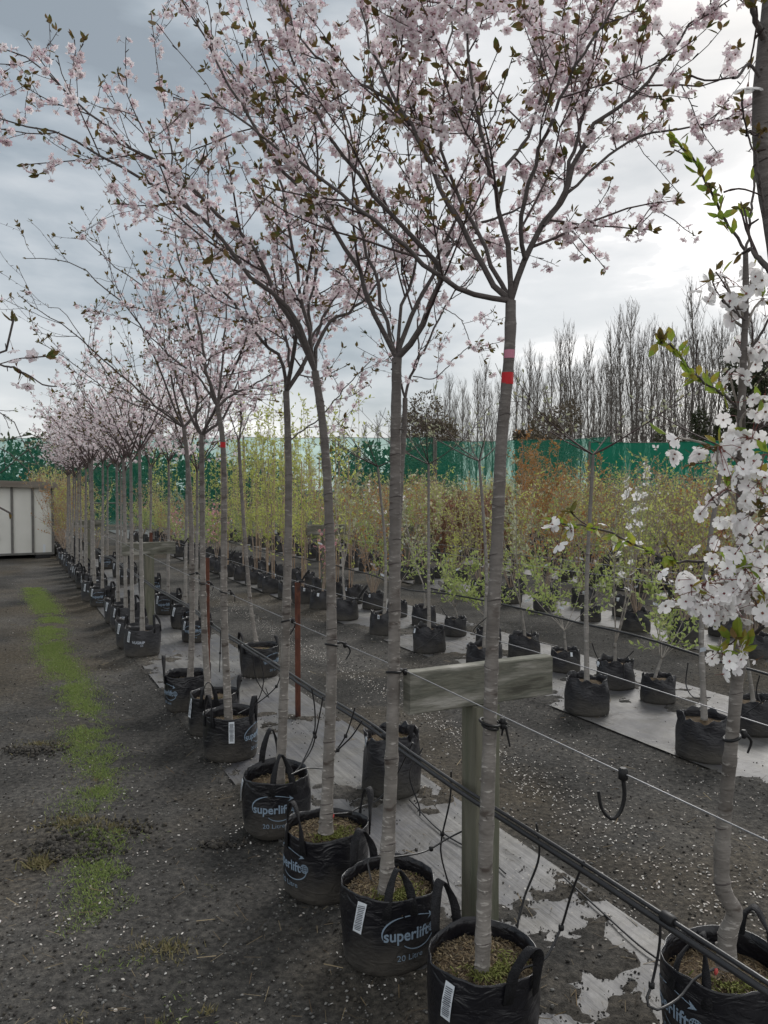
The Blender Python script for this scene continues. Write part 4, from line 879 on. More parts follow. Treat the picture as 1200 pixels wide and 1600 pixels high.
# ------------------------------------------------------------------ further cherry trees: three prototypes copied down the beds
def proto_cherry(seed, kind, hfork, fl_dens, nl=6, col=None):
    r = np.random.default_rng(seed); root = empty('potted_cherry_tree'); root['category'] = 'tree'
    make_bag('planter_bag', kind, seed, root, print_at=90+(-15 if seed % 2 else 20), tag_at=90-48, handles=[(90+60, .08, -.03), (90-110, .08, -.02)], tag_tilt=12)
    mb = MB(); ln_ = r.normal(size=2)*.03; tp = np.array([(0, 0, .2), (ln_[0]*.4, ln_[1]*.4, .9), (ln_[0]*.9, ln_[1], 1.5), (ln_[0], ln_[1]*1.2, hfork)])
    p, rad = trunk_mesh(mb, tp, .020, .014, r, n=36, sides=8, knobs=3); 
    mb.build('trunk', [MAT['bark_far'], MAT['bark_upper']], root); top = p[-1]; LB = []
    for k in range(nl):
        a = 2*PI*(k+r.random()*.8)/nl; d = np.array((math.cos(a), math.sin(a), 1.0+.9*r.random())); LB.append((wander(top-(0, 0, .08*r.random()), d, .75+.5*r.random(), 9, .06, .03, r), .0085, .0025))
    paths, twigs = branches(LB, r, 6, .40, 2, .22); mb = MB()
    for q, rd, lv in paths: mb.tube(q, rd*(1.0 if lv == 0 else 1.25), 5 if lv == 0 else 3, 0, cap=False)
    mb.build('branches', MAT['twig_dark'], root)
    blossom('blossoms', twigs, r, .065, fl_dens, FL_FAR, [MAT['petal_pink'], MAT['calyx']], root, (0, 0, 0), bud=.06)
    mb = MB(); Pp, Tt = sites(twigs, .12, r, .2); foliage(mb, Pp, Tt, r, 1.1, .040); mb.build('leaves', MAT['leaf_bronze'], root, smooth=False)
    return root
protos = [proto_cherry(301, 'grip', 2.0, 1.35), proto_cherry(302, 'grip', 1.92, 1.5), proto_cherry(303, 'super', 2.05, 1.3), proto_cherry(304, 'super', 1.98, 1.2, 5)]
used = set(); ORD3 = ['third', 'fourth', 'fifth', 'sixth', 'seventh', 'eighth', 'ninth', 'tenth', 'eleventh', 'twelfth', 'thirteenth']
def place(protos_, k, x, y, label, group, rz=None, sc=1.0, rr=None):
    pr = protos_[k % len(protos_)]
    if pr.name not in used: used.add(pr.name); o = pr
    else: o = copy_tree(pr)
    for key in ('label', 'group'):
        if key in o: del o[key]
    rz = rz if rz is not None else math.radians(facing(x, y)-90)
    o.location = (x, y, 0); o.rotation_euler = (0, 0, rz); o.scale = (sc, sc, sc); o['label'] = label; o['group'] = group; return o
r = np.random.default_rng(9)
farA = [(7.67, 0, 'cherry tree in the squarish grey bag with a readable white GRIP print and tag'), (8.15, 1, 'cherry tree half hidden behind the squarish bag with the white GRIP print'),
        (9.24, 0, 'cherry tree in a grey bag, white tag leaning off its left side'), (9.75, 1, 'cherry tree just behind the grey bag with the leaning white tag'),
        (11.2, 2, 'cherry tree beside the far crossarm post, in the widest bag of its cluster'), (11.75, 0, 'cherry tree with a white tag, second in the tight cluster past the far crossarm')]
for s_, k, lab in farA:
    q = W(s_, 1.2+r.normal()*.03); place(protos, k, q[0], q[1], lab, GA, sc=1.0+.02*r.normal())
for i_ in range(11):
    q = W(12.3+i_*.56, 1.2+r.normal()*.04); place(protos, i_, q[0], q[1], 'slim crowded cherry, %s beyond the far crossarm post in the front bed' % ORD3[i_], 'crowded cherries at the far end of the front bed', rz=math.radians(facing(q[0], q[1])-90+r.normal()*25), sc=.96+.06*r.random())
q = W(8.15, 1.80); place(protos, 2, q[0], q[1], 'small cherry in a superlift bag, left of the leaning thin cherry, nearer of two', GA2, sc=.9)
q = W(9.0, 1.86); place(protos, 3, q[0], q[1], 'cherry tree in a dark bag standing right behind another superlift bag', GA2)
for i_, s_ in enumerate((10.1, 12.0, 13.6, 14.8, 16.4)):
    q = W(s_, 1.88+r.normal()*.04); place(protos, i_+2, q[0], q[1], 'distant cherry on the inner line, %s beyond the far crossarm' % ['nearest', 'second', 'third', 'fourth', 'farthest'][i_], 'distant cherries on the inner line', sc=.95+.08*r.random())

# left-hand bed outside the frame: only twig ends reach into the picture
cherry('cherry sprig with dark leaves hanging into the left photo edge', (-1.62, 1.75), np.array([(-1.62, 1.75, .2), (-1.60, 1.75, 1.0), (-1.62, 1.76, 1.9)]), (.022, .016),
    [(np.array([(-1.62,1.76,1.9), (-1.35,1.7,2.15), tuple(P(-60,560,1.6)), tuple(P(-15,545,1.6)), tuple(P(18,548,1.6)), tuple(P(22,505,1.6))]), .006),
     (np.array([tuple(P(-40,550,1.6)), tuple(P(0,570,1.6)), tuple(P(25,575,1.6)), tuple(P(38,585,1.6))]), .002),
     (np.array([(-1.6,1.76,1.8), (-1.3,1.8,1.65), tuple(P(-50,790,1.7)), tuple(P(0,795,1.7)), tuple(P(14,800,1.7))]), .003)],
    dict(chips=0), 205, n1=0, L1=.1, n2=0, L2=.08, step=.045, per=.8, leafp=.5, group='cherries beside the track outside the left edge', leafsize=.030, flow_prob=lambda q: q[:, 2] > 1.6)
cherry('bare arching twigs in front of the shed top at the left photo edge', (-2.95, 4.1), np.array([(-2.95, 4.1, .2), (-2.92, 4.1, 1.0), (-2.95, 4.1, 1.6)]), (.020, .015),
    [(np.array([(-2.95,4.1,1.6), tuple(P(-120,760,4.0)), tuple(P(-20,700,4.0)), tuple(P(20,715,4.0)), tuple(P(50,740,4.0))]), .005),
     (np.array([(-2.95,4.1,1.6), tuple(P(-110,700,4.0)), tuple(P(-40,640,4.0)), tuple(P(10,650,4.0)), tuple(P(35,690,4.0)), tuple(P(60,725,4.0))]), .005),
     (np.array([(-2.95,4.1,1.55), tuple(P(-100,800,4.0)), tuple(P(-20,750,4.0)), tuple(P(20,722,4.0)), tuple(P(44,704,4.0))]), .006),
     (np.array([(-2.95,4.1,1.6), tuple(P(-80,690,4.2)), tuple(P(0,690,4.2)), tuple(P(50,680,4.2)), tuple(P(85,700,4.2))]), .003)],
    dict(chips=0), 206, n1=5, L1=.16, n2=1, L2=.08, step=.03, per=.5, leafp=.3, group='cherries beside the track outside the left edge', leafsize=.018, leafmat='leaf_grey', flow_prob=lambda q: q[:, 2] > 5)

# ------------------------------------------------------------------ posts, crossarms, stakes, wires, ties, irrigation
def crossarm_post(s_, v, zt, label, half=.30, arm_h=.145, px=None):
    o = W(s_, v); root = tag(empty('crossarm_post', o), label, 'post', 'timber crossarm posts')
    ax = np.array([(*VR, 0), (*UR, 0), (0, 0, 1)]) ; ax[0] /= np.linalg.norm(ax[0]); ax[1] /= np.linalg.norm(ax[1])
    def beam(c, size, seed):
        mb = MB(); r = np.random.default_rng(seed); nz = 10; L0 = int(np.argmax(size)); h = np.array(size)/2; bev = .004
        prof = [(-1+0, -1), (1, -1), (1, 1), (-1, 1)]; o2 = [i for i in range(3) if i != L0]
        pts = []
        for k in range(nz):
            t_ = -1+2*k/(nz-1)
            for a, b_ in ((-1, -1), (1, -1), (1, 1), (-1, 1)):
                for (da, db) in (((0, 1) if a*b_ > 0 else (1, 0)), ((1, 0) if a*b_ > 0 else (0, 1))):
                    p = np.zeros(3); p[L0] = t_*h[L0]; p[o2[0]] = a*(h[o2[0]]-bev*da)+r.normal()*.0006; p[o2[1]] = b_*(h[o2[1]]-bev*db)+r.normal()*.0006; pts.append(p)
        V = np.array(pts)@ax+np.asarray(c); i = np.arange(nz-1)[:, None]*8; j = np.arange(8)[None, :]; kk = (j+1) % 8
        mb.add(V, np.stack((i+j, i+kk, i+8+kk, i+8+j), -1).reshape(-1, 4)); mb.add(V[:8], [tuple(range(7, -1, -1))]); mb.add(V[-8:], [tuple(range(8))]); return mb
    beam((o[0], o[1], zt/2-.1), (.100, .100, zt+.2), int(s_*10)).build('post', MAT['wood_grey'], root, o, smooth=False)
    am = beam((o[0]-UR[0]*.0, o[1]-UR[1]*.0, zt+arm_h/2+.0015), (half*2, .052, arm_h), int(s_*10)+1).build('crossarm', MAT['wood_beam'], root, o, smooth=False)
    return root
crossarm_post(2.28+.02, 1.52, .835, 'nearest weathered timber post with a broad crossarm, behind the nearest cherry trunk')
crossarm_post(9.25, 1.5, .84, 'weathered crossarm post far down the front bed beside a rusty stake')
crossarm_post(16.5, 1.5, .84, 'tiny distant crossarm post at the far end of the front bed')
crossarm_post(10.2, 4.1, .95, 'grey round-topped timber post in the bed with the yellow-green columns')
crossarm_post(12.6, 6.7, .80, 'timber crossarm post far behind among the shrubs of the third bed')
def stake(s_, v, h, label):
    o = W(s_, v); root = MB(); r_ = .019
    mb = MB(); V = []; 
    for z in (-.05, h):      # steel angle section
        for a, b_ in ((-1, -1), (1, -1), (1, -.72), (-.72, -.72), (-.72, 1), (-1, 1)): V.append((o[0]+a*r_, o[1]+b_*r_, z))
    mb.add(V, [(i, (i+1) % 6, 6+(i+1) % 6, 6+i) for i in range(6)]); mb.add(V, [(6, 7, 8, 9), (6, 9, 10, 11)])
    tag(mb.build('steel_stake', MAT['rust'], None, (0, 0, 0), smooth=False), label, 'stake', 'rusty steel stakes')
stake(*SV(*G(466, 1120)[:2]), .95, 'rusty steel stake standing alone on the mat near the petal path')
stake(*SV((323-600)/F*5.3, 5.3), 1.13, 'rusty steel stake behind the bag with the end of a print, among three trunks')
stake(*SV((236-600)/F*9.3, 9.3), 1.08, 'dark rusty stake next to the far crossarm post')
def line(name, pts, rad, material, label, cat, group=None, sides=5, sag=0., parent=None):
    pts = np.asarray(pts, float); mb = MB(); mb.tube(pts, rad, sides); o = mb.build(name, MAT[material], parent)
    if label: tag(o, label, cat, group)
    return o
def wire_pts(v, h, s0=-.6, s1=27, posts=(2.30, 9.25, 16.5, 24), sag=.02):
    out = []
    ps = [-4.5]+list(posts)+[31]
    for s_ in np.arange(s0, s1, .25):
        k = max(i for i, q in enumerate(ps) if q <= s_) if s_ > ps[0] else 0; a, b_ = ps[k], ps[min(k+1, len(ps)-1)]; t_ = (s_-a)/(b_-a+1e-9)
        out.append(W(s_, v, h-sag*4*t_*(1-t_)))
    return np.array(out)
GW = 'straight galvanised wires along the beds'
line('trellis_wire', wire_pts(1.213, .986), .0018, 'wire', 'galvanised wire tied to the trunks nearest the track', 'wire', GW)
line('trellis_wire', wire_pts(1.83, .975), .0018, 'wire', 'galvanised wire on the path side of the front bed', 'wire', GW)
line('trellis_wire', wire_pts(3.82, 1.0, 1, 27, (3, 10.2, 18)), .0018, 'wire', 'galvanised wire along the near side of the second bed', 'wire', GW)
line('trellis_wire', wire_pts(4.40, 1.0, 1, 27, (3, 10.2, 18)), .0018, 'wire', 'galvanised wire along the far side of the second bed', 'wire', GW)
line('trellis_wire', wire_pts(6.4, .95, 3, 27, (5, 12.6, 20)), .0018, 'wire', 'galvanised wire crossing the shrubs of the third bed', 'wire', GW)

def drip(parent, pts, knob=None, cap=None, rad=.0036):
    q = resample(pts, 22); mb = MB(); mb.tube(q, rad, 6); o = mb.build('drip_tube', MAT['pipe'], parent)
    if knob is not None:
        k = q[int(knob*21)]; mb = MB(); mb.tube([k-(0, 0, .009), k-(0, 0, .006), k+(0, 0, .006), k+(0, 0, .009)], [.005, .0085, .0085, .005], 8); mb.build('dripper', MAT['rubber'], o)
    if cap is not None:
        e = q[-1]; mb = MB(); mb.tube([e, e+(0, -.003, -.006), e+(0, 0, -.016)], [.006, .0065, .004], 8); mb.build('end_cap', MAT['red_cap'], o)
    return o
def pipe_pts(v, h, s0, s1, amp, seed, step=.12):
    s_ = np.arange(s0, s1, step); r = np.random.default_rng(seed)
    return np.array([W(a, v+amp*(float(vnoise(np.array([a*1.3]), np.array([seed*.7]))[0])-.5), h+amp*1.2*(float(vnoise(np.array([a*.9]), np.array([seed*1.3+5.]))[0])-.5)*(1 if a > 2.6 else .5)) for a in s_])
root = tag(empty('irrigation_pipe', W(2.3, 1.44)), 'pair of black irrigation pipes strung through the front bed, thin drip tubes hanging down', 'pipe', 'irrigation pipes of the beds')
org = np.array(root.location)
def build_in(o): o.location = tuple(-org); return o
A_ = pipe_pts(1.437, .545, -.2, 17.5, .05, 1); mb = MB(); mb.tube(A_, .0085, 8); mb.build('pipe', MAT['pipe'], root, org)
A_ = A_+(.011, .004, .008)+.004*np.random.default_rng(4).normal(size=(1, 3)); mb = MB(); mb.tube(A_, .0062, 8); mb.build('pipe', MAT['pipe'], root, org)
for s_ in (1.35, 2.9, 4.4, 6.0):
    q = W(s_, 1.438, .553); d = np.array((*UR, 0)); mb = MB(); mb.tube([q-d*.02, q-d*.015, q+d*.015, q+d*.02], [.012, .0155, .0155, .012], 8); mb.build('pipe_joiner', MAT['rubber'], root, org)
DR = [([(838,1286,2.36),(842,1340,2.4),(820,1400,2.42),(808,1450,2.4),(812,1480,2.38),(828,1500,2.35),(842,1524,2.3)], None, None),
      ([(913,1345,2.15),(895,1390,2.2),(880,1440,2.25),(872,1460,2.25),(850,1500,2.2),(815,1515,2.2),(800,1545,2.16)], .55, True),
      ([(1032,1425,1.95),(1030,1480,2.0),(1018,1540,2.02),(1010,1565,2.0),(1025,1578,2.0),(1060,1560,2.05),(1085,1530,2.1),(1118,1513,2.12)], .45, True),
      ([(705,1205,2.9),(703,1250,2.95),(690,1310,3.0),(690,1340,3.0),(702,1385,3.0)], .6, None),
      ([(730,1295,2.85),(700,1310,2.9),(665,1330,2.85),(625,1338,2.75),(590,1340,2.7),(575,1345,2.7),(580,1375,2.66)], .35, None),
      ([(555,1105,3.5),(540,1150,3.6),(520,1180,3.65),(512,1200,3.7),(480,1200,3.6),(455,1210,3.5)], .3, None),
      ([(487,1075,3.7),(492,1110,3.75),(490,1150,3.8),(470,1195,3.7),(452,1215,3.6)], .5, None),
      ([(505,1088,3.6),(495,1140,3.7),(487,1170,3.75),(468,1200,3.7)], .6, None),
      ([(566,1126,3.4),(550,1150,3.5),(535,1165,3.55),(524,1176,3.6)], .95, None),
      ([(660,1170,3.05),(640,1210,3.4),(655,1260,3.5),(656,1275,3.5)], None, None),
      ([(645,1160,3.1),(615,1220,3.2),(590,1250,3.25),(560,1262,3.2),(545,1270,3.1),(520,1272,3.05)], .9, True),
      ([(405,1025,4.8),(412,1060,5.0),(405,1090,5.1),(388,1110,5.0),(378,1100,4.8)], .8, None),
      ([(375,1005,5.2),(378,1050,5.4),(372,1080,5.5),(360,1100,5.2)], .5, None),
      ([(345,985,5.6),(344,1020,5.8),(343,1050,5.8)], .7, None), ([(440,1050,4.3),(430,1075,4.5),(400,1100,4.6),(372,1115,4.5)], .4, None),
      ([(395,1020,5.0),(400,1060,5.2),(420,1090,5.3),(415,1075,5.3)], None, None)]
for lst, kn, cp in DR:
    o = drip(root, Ppath(lst, 3), kn, cp)
    for q in [o]: q.location = tuple(-org)
q = resample(np.array([G(880,1370,.012), G(935,1420,.012), G(1000,1478,.012), G(1060,1520,.010)]), 20); line('loose_drip_tube', q, .004, 'pipe', 'thin black tube lying loose on the soil left of the kinked trunk', 'tube')
q = resample(np.array([G(640,1250,.02), G(690,1300,.012), G(760,1340,.010), G(790,1365,.010)]), 16); line('loose_drip_tube', q, .004, 'pipe', 'thin black tube on the mat behind the nearest timber post', 'tube')
root = tag(empty('irrigation_pipe', W(4.5, 4.1)), 'single black irrigation pipe sagging along the second bed', 'pipe', 'irrigation pipes of the beds'); org = np.array(root.location)
A_ = pipe_pts(4.1, .50, 1.8, 17, .13, 4, .2); mb = MB(); mb.tube(A_, .0085, 7); mb.build('pipe', MAT['pipe'], root, org)
for lst in ([(1075,1035,4.9),(1072,1070,4.9),(1085,1090,4.8),(1110,1090,4.6)], [(990,1017,5.2),(975,1035,5.5),(975,1060,5.6)], [(1187,1055,4.4),(1182,1080,4.5),(1190,1100,4.5)], [(925,1005,5.5),(930,1020,5.6),(940,1040,5.7)], [(760,965,6.6),(740,985,6.8),(755,995,7.0)],
            [(690,950,7.3),(700,975,7.3),(672,1000,7.4),(650,1015,7.4)], [(1200,1090,4.4),(1165,1115,4.5),(1140,1130,4.55)], [(830,985,6.1),(835,1000,6.3),(870,1010,6.4)]):
    o = drip(root, Ppath(lst, 5), None, None, .004); o.location = tuple(-org)

# rubber ties: a loop round each trunk, a twist to the wire and a loose tail
def tie(c, R_, wpt, seed, label, loose=False):
    r = np.random.default_rng(seed); mb = MB(); c = np.asarray(c, float)
    if not loose:
        a = np.linspace(0, 2*PI, 22); q = np.stack((c[0]+(R_+.003)*np.cos(a), c[1]+(R_+.003)*np.sin(a), c[2]+.006*np.sin(a+r.random()*6)), -1); mb.tube(q, .0042, 7)
        d = np.asarray(wpt)-c; d[2] = 0; d /= np.linalg.norm(d)+1e-9
        q = resample([c+d*R_+(0, 0, .003), c+d*(R_+.02)+(0, 0, .006), np.asarray(wpt)+(0, 0, .004), np.asarray(wpt)+d*.012+(0, 0, -.006)], 10); mb.tube(q, .0048, 7)
        q = resample([np.asarray(wpt)+d*.008, np.asarray(wpt)+d*.02+r.normal(size=3)*.006+(0, 0, -.02), np.asarray(wpt)+d*.01+r.normal(size=3)*.01+(0, 0, -.055)], 8); mb.tube(q, np.linspace(.0042, .0026, 8), 6)
        w_ = np.asarray(wpt); mb.tube([w_-(0, 0, .010), w_-(0, 0, .005), w_+(0, 0, .007), w_+(0, 0, .012)], [.005, .009, .009, .005], 8)
    else:
        w_ = c; mb.tube([w_-(0, 0, .014), w_-(0, 0, .010), w_+(0, 0, .010), w_+(0, 0, .014)], [.006, .011, .011, .007], 8)
        sd = 1 if r.random() < .5 else -1
        q = resample([w_-(0, 0, .01), w_+(.003, 0, -.05), w_+(-.006, 0, -.085), w_+(-.026, -.004, -.098), w_+(-.048, -.006, -.075), w_+(-.056, -.006, -.035)], 16); mb.tube(q, np.linspace(.0048, .0034, 16), 6)
    tag(mb.build('tree_tie', MAT['rubber']), label, 'tree tie', 'black rubber tree ties on the wires')
whs = wire_pts(1.213, .986)
def wire_at(v, h, x, y):
    s_, _ = SV(x, y); return W(s_, v, h-.008)
names_t = ['thick double black rubber tie round the nearest cherry trunk below the crossarm', 'thin black rubber tie round the trunk above the bag with tag and print', 'black rubber tie round the third near trunk, tail toward the crossarm', 'black rubber tie round the trunk beside the lone rusty stake',
           'black rubber tie round the trunk of the bag with the square-on tag', 'black rubber tie round the trunk left of the small-red-mark tree', 'black rubber tie round the trunk beside the strap loop bag']
for i_, ((rt_, p, rad), nm) in enumerate(zip(TREES, names_t)):
    j = int(np.argmin(np.abs(p[:, 2]-(.93 if i_ == 0 else .985)))); c = p[j]; wp = wire_at(1.213, .986, c[0], c[1])
    dd = np.linalg.norm(wp[:2]-c[:2])
    if dd < rad[j]+.012: wp = c+np.array((rad[j]+.018, .004, .0))
    tie(c, rad[j], wp, i_+5, nm)
    if i_ == 0: tie(c+(0, 0, .012), rad[j]+.006, wp+(0, 0, .012), 55, 'second black rubber loop doubled over the tie on the nearest cherry trunk')
j = int(np.argmin(np.abs(rt[1][:, 2]-.965))); c = rt[1][j]; tie(c, rt[2][j], c+np.array((.035, .01, .005)), 71, 'black rubber tie knotted round the white flowered tree at the right edge')
tie(wire_at(1.213, .982, (958-600)/F*1.66, 1.66), .02, None, 72, 'open rubber tie dangling like a hook from the empty wire', True)
for i_, s_ in enumerate((4.05, 5.0, 6.9, 8.9, 10.5)):
    c = W(s_, 1.83, .965); mb = MB(); r = np.random.default_rng(80+i_); q = resample([c, c+(.02, 0, .03), c+(.05, 0, .07), c+(.055, 0, .085), c+(.03, 0, .055), c+(.0, 0, .01)], 14); mb.tube(q, .0045, 6); mb.tube([c-(.02, 0, 0), c+(.02, 0, .0)], .008, 6)
    tag(mb.build('tree_tie', MAT['rubber']), ['loose looped tie standing up from the wire right of the leaning thin cherry', 'loose rubber tie on the path side wire just left of the leaning thin cherry', 'loose tie on the path side wire by the second superlift bag', 'loose tie on the wire in front of the far crossarm', 'loose tie farthest down the path side wire'][i_], 'tree tie', 'black rubber tree ties on the wires')

# ------------------------------------------------------------------ shed
def shed():
    d = 18.3; c = np.array(((84-600)/F*d, d)); Lw, dep = 3.6, 2.2
    root = tag(empty('storage_shed', (c[0], c[1], 0), math.atan2(VR[1], VR[0])), 'low white panelled shed with grey timber frame and weathered flat roof', 'shed')
    # local x runs along the front (0 = right front corner, negative to the left), local y goes back
    def zt(x): return 1.70-x*.03
    def bxl(name, material, x, y, z, sx_, sy_, sz_): mb = MB(); mb.box((x, y, z), (sx_, sy_, sz_)); return mb.build(name, MAT[material], root, smooth=False)
    z0 = .07; mb = MB(); V = [(-Lw, 0, z0), (0, 0, z0), (0, dep, z0), (-Lw, dep, z0), (-Lw, 0, zt(-Lw)), (0, 0, zt(0)), (0, dep, zt(0)), (-Lw, dep, zt(-Lw))]
    mb.add(V, [(0, 1, 5, 4), (1, 2, 6, 5), (2, 3, 7, 6), (3, 0, 4, 7), (4, 5, 6, 7), (3, 2, 1, 0)]); mb.build('wall', MAT['shed_white'], root, smooth=False)
    for x in (-.03, -.46, -.90, -1.31, -1.75, -2.2, -2.65): bxl('frame_batten', 'shed_frame', x, -.016, (z0+zt(x))/2, .055, .028, zt(x)-z0-.02)
    bxl('bottom_rail', 'shed_frame', -Lw/2, -.012, z0+.02, Lw-.05, .018, .05)
    ov = .08
    def slab(name, y0, y1, lo, hi):
        mb = MB(); V = [(-Lw-ov, y0, zt(-Lw)+lo), (ov, y0, zt(0)+lo), (ov, y1, zt(0)+lo), (-Lw-ov, y1, zt(-Lw)+lo)]; V += [(q[0], q[1], q[2]-lo+hi) for q in V]
        mb.add(V, [(3, 2, 1, 0), (4, 5, 6, 7), (0, 1, 5, 4), (1, 2, 6, 5), (2, 3, 7, 6), (3, 0, 4, 7)]); mb.build(name, MAT['shed_wood'], root, smooth=False)
    slab('roof', -.10, dep+.1, .003, .05); slab('fascia_board', -.15, -.103, -.07, .075)
    for x in (-.25, -1.9, -3.2): bxl('skid', 'rubber', x, .35, 0., .32, .9, .13)
    bxl('latch', 'rubber', -1.27, -.06, .50, .15, .05, .09); bxl('notice', 'tag_white', -.22, -.004, .20, .05, .005, .2)
shed()

# ------------------------------------------------------------------ green shade netting fence
def net_material(name, col, tcol, fac):
    m = bpy.data.materials.new(name); m.use_nodes = True; t = m.node_tree; t.nodes.clear()
    o = t.nodes.new('ShaderNodeOutputMaterial'); d = t.nodes.new('ShaderNodeBsdfDiffuse'); tr = t.nodes.new('ShaderNodeBsdfTranslucent'); tp = t.nodes.new('ShaderNodeBsdfTransparent')
    d.inputs[0].default_value = (*col, 1); tr.inputs[0].default_value = (*[min(1, c*1.25) for c in col], 1); tp.inputs[0].default_value = (*tcol, 1)
    a = t.nodes.new('ShaderNodeMixShader'); a.inputs[0].default_value = .55; t.links.new(d.outputs[0], a.inputs[1]); t.links.new(tr.outputs[0], a.inputs[2])
    co = t.nodes.new('ShaderNodeTexCoord'); mp_ = t.nodes.new('ShaderNodeMapping'); mp_.inputs['Scale'].default_value = (.8, .8, .12); n = t.nodes.new('ShaderNodeTexNoise'); n.inputs['Scale'].default_value = 1.6; n.inputs['Detail'].default_value = 6
    t.links.new(co.outputs['Object'], mp_.inputs[0]); t.links.new(mp_.outputs[0], n.inputs[0]); mr = t.nodes.new('ShaderNodeMapRange'); mr.inputs['To Min'].default_value = fac-.10; mr.inputs['To Max'].default_value = fac+.10; t.links.new(n.outputs[0], mr.inputs[0])
    b_ = t.nodes.new('ShaderNodeMixShader'); t.links.new(mr.outputs[0], b_.inputs[0]); t.links.new(a.outputs[0], b_.inputs[1]); t.links.new(tp.outputs[0], b_.inputs[2]); t.links.new(b_.outputs[0], o.inputs[0]); MAT[name] = m
net_material('netting_open', (.016, .115, .080), (.82, 1, .97), .56)
net_material('netting_dense', (.010, .10, .064), (.5, .95, .80), .10)
def net_fence(pts, ht, spacing, material, label, zb=.25, rails=(), seed=0):
    r = np.random.default_rng(seed); pts = np.array(pts, float); root = tag(empty('netting_fence', (*pts[0], 0)), label, 'fence', 'green netting fences'); org = root.location
    seg = np.diff(pts, axis=0); Ls = np.linalg.norm(seg, axis=1); D = np.concatenate(([0], np.cumsum(Ls)))
    def at(s_): i_ = min(np.searchsorted(D, s_, side='right')-1, len(seg)-1); return pts[i_]+seg[i_]*(s_-D[i_])/Ls[i_], seg[i_]/Ls[i_]
    n = int(D[-1]/spacing); ps = np.linspace(0, D[-1], n+1); m_ = 14; mb = MB()
    nn = np.array([0.]); S_ = np.linspace(0, D[-1], n*m_+1); zs = np.linspace(0, 1, 9); V = []
    for k, s_ in enumerate(S_):
        p, d = at(s_); nrm = np.array((-d[1], d[0])); u = (k % m_)/m_; sag = .05*4*u*(1-u)
        for z in zs: q = p+nrm*(.05*math.sin(u*PI)*math.sin(z*PI)+.03*math.sin(s_*2.1+z*3)); V.append((*q, zb+(ht-sag-zb)*z))
    k = len(zs); i, j = np.meshgrid(np.arange(len(S_)-1), np.arange(k-1)); i = i.ravel(); j = j.ravel()
    mb.add(V, np.stack((i*k+j, (i+1)*k+j, (i+1)*k+j+1, i*k+j+1), -1)); mb.build('netting', MAT[material], root, org)
    for s_ in ps: p, d = at(s_); mb = MB(); mb.tube([(p[0], p[1], -.2), (p[0], p[1], ht+.03)], .045, 8); o = mb.build('post', MAT['net_post'], root, org)
    for rz_ in list(rails)+[ht-.01]:
        mb = MB(); mb.tube([(*at(s_)[0], rz_-(.05*4*(((k % m_)/m_)*(1-(k % m_)/m_)) if rz_ > ht-.1 else 0)) for k, s_ in enumerate(S_)], .011 if rz_ > ht-.1 else .03, 4); mb.build('top_wire' if rz_ > ht-.1 else 'rail', MAT['net_post'], root, org)
net_fence([(-23, 34.5), (-6, 34), (2.2, 34)], 3.93, 4.2, 'netting_open', 'tall see-through green shade netting across the left and middle background', .05, (1.0,), 1)
net_material('netting_mid', (.014, .11, .074), (.75, 1, .93), .40)
net_fence([(2.3, 34.0), (6.2, 33.0), (9.2, 31.2)], 3.75, 3.4, 'netting_mid', 'pale green netting behind the bare shrubs in the middle of the background', .05, (), 2)
net_fence([(8.0, 30.0), (17.5, 27.4)], 3.45, 3.3, 'netting_dense', 'opaque bright green netting wall with posts behind the shrubs at the right', .05, (2.0,), 3)

# ------------------------------------------------------------------ trees beyond the netting
def leaf_cluster_tree(name, label, group, x, y, h, wd, material, seed, n=3200, sz=.16, trunk_h=.3, lob=7, flat=1., mt='poplar_bark'):
    r = np.random.default_rng(seed); root = tag(empty(name, (x, y, 0)), label, 'tree', group); org = (x, y, 0); mb = MB()
    mb.tube(resample([(x, y, -.2), (x+.1, y, h*.4), (x, y, h*.8)], 8), np.linspace(wd*.06, wd*.02, 8), 8)
    C_ = []
    for k in range(lob):
        a = r.random()*2*PI; q = r.random()**.6*wd*.34; zc = h*(trunk_h+(1-trunk_h)*(.15+.72*r.random())); f = 1-.5*abs(zc/h-.55); C_.append((x+q*math.cos(a), y+q*math.sin(a), zc, wd*(.20+.16*r.random())*f))
        mb.tube(resample([(x, y, h*.35), (x+q*math.cos(a)*.5, y+q*math.sin(a)*.5, (h*.35+zc)/2), C_[-1][:3]], 6), np.linspace(wd*.025, wd*.008, 6), 5)
    mb.build('trunk', MAT[mt], root, org)
    mb = MB(); per = n//lob
    for cx, cy, cz, rr_ in C_:
        d = r.normal(size=(per, 3)); d /= np.linalg.norm(d, axis=1)[:, None]; rad = rr_*(.55+.5*r.random(per)**.5)*(1+.35*(fbm(d[:, 0]*2+cx+9, d[:, 2]*2+cz+9, 3)-.45)*2)
        pos = np.array((cx, cy, cz))+d*rad[:, None]*(1, 1, flat); k = pos[:, 2] > .15
        put(mb, LEAF, pos[k], d[k]+r.normal(size=(k.sum(), 3))*.8, sz*(.5+r.random(k.sum())), r)
    mb.build('crown', MAT[material], root, org, smooth=False); return root
r = np.random.default_rng(31)
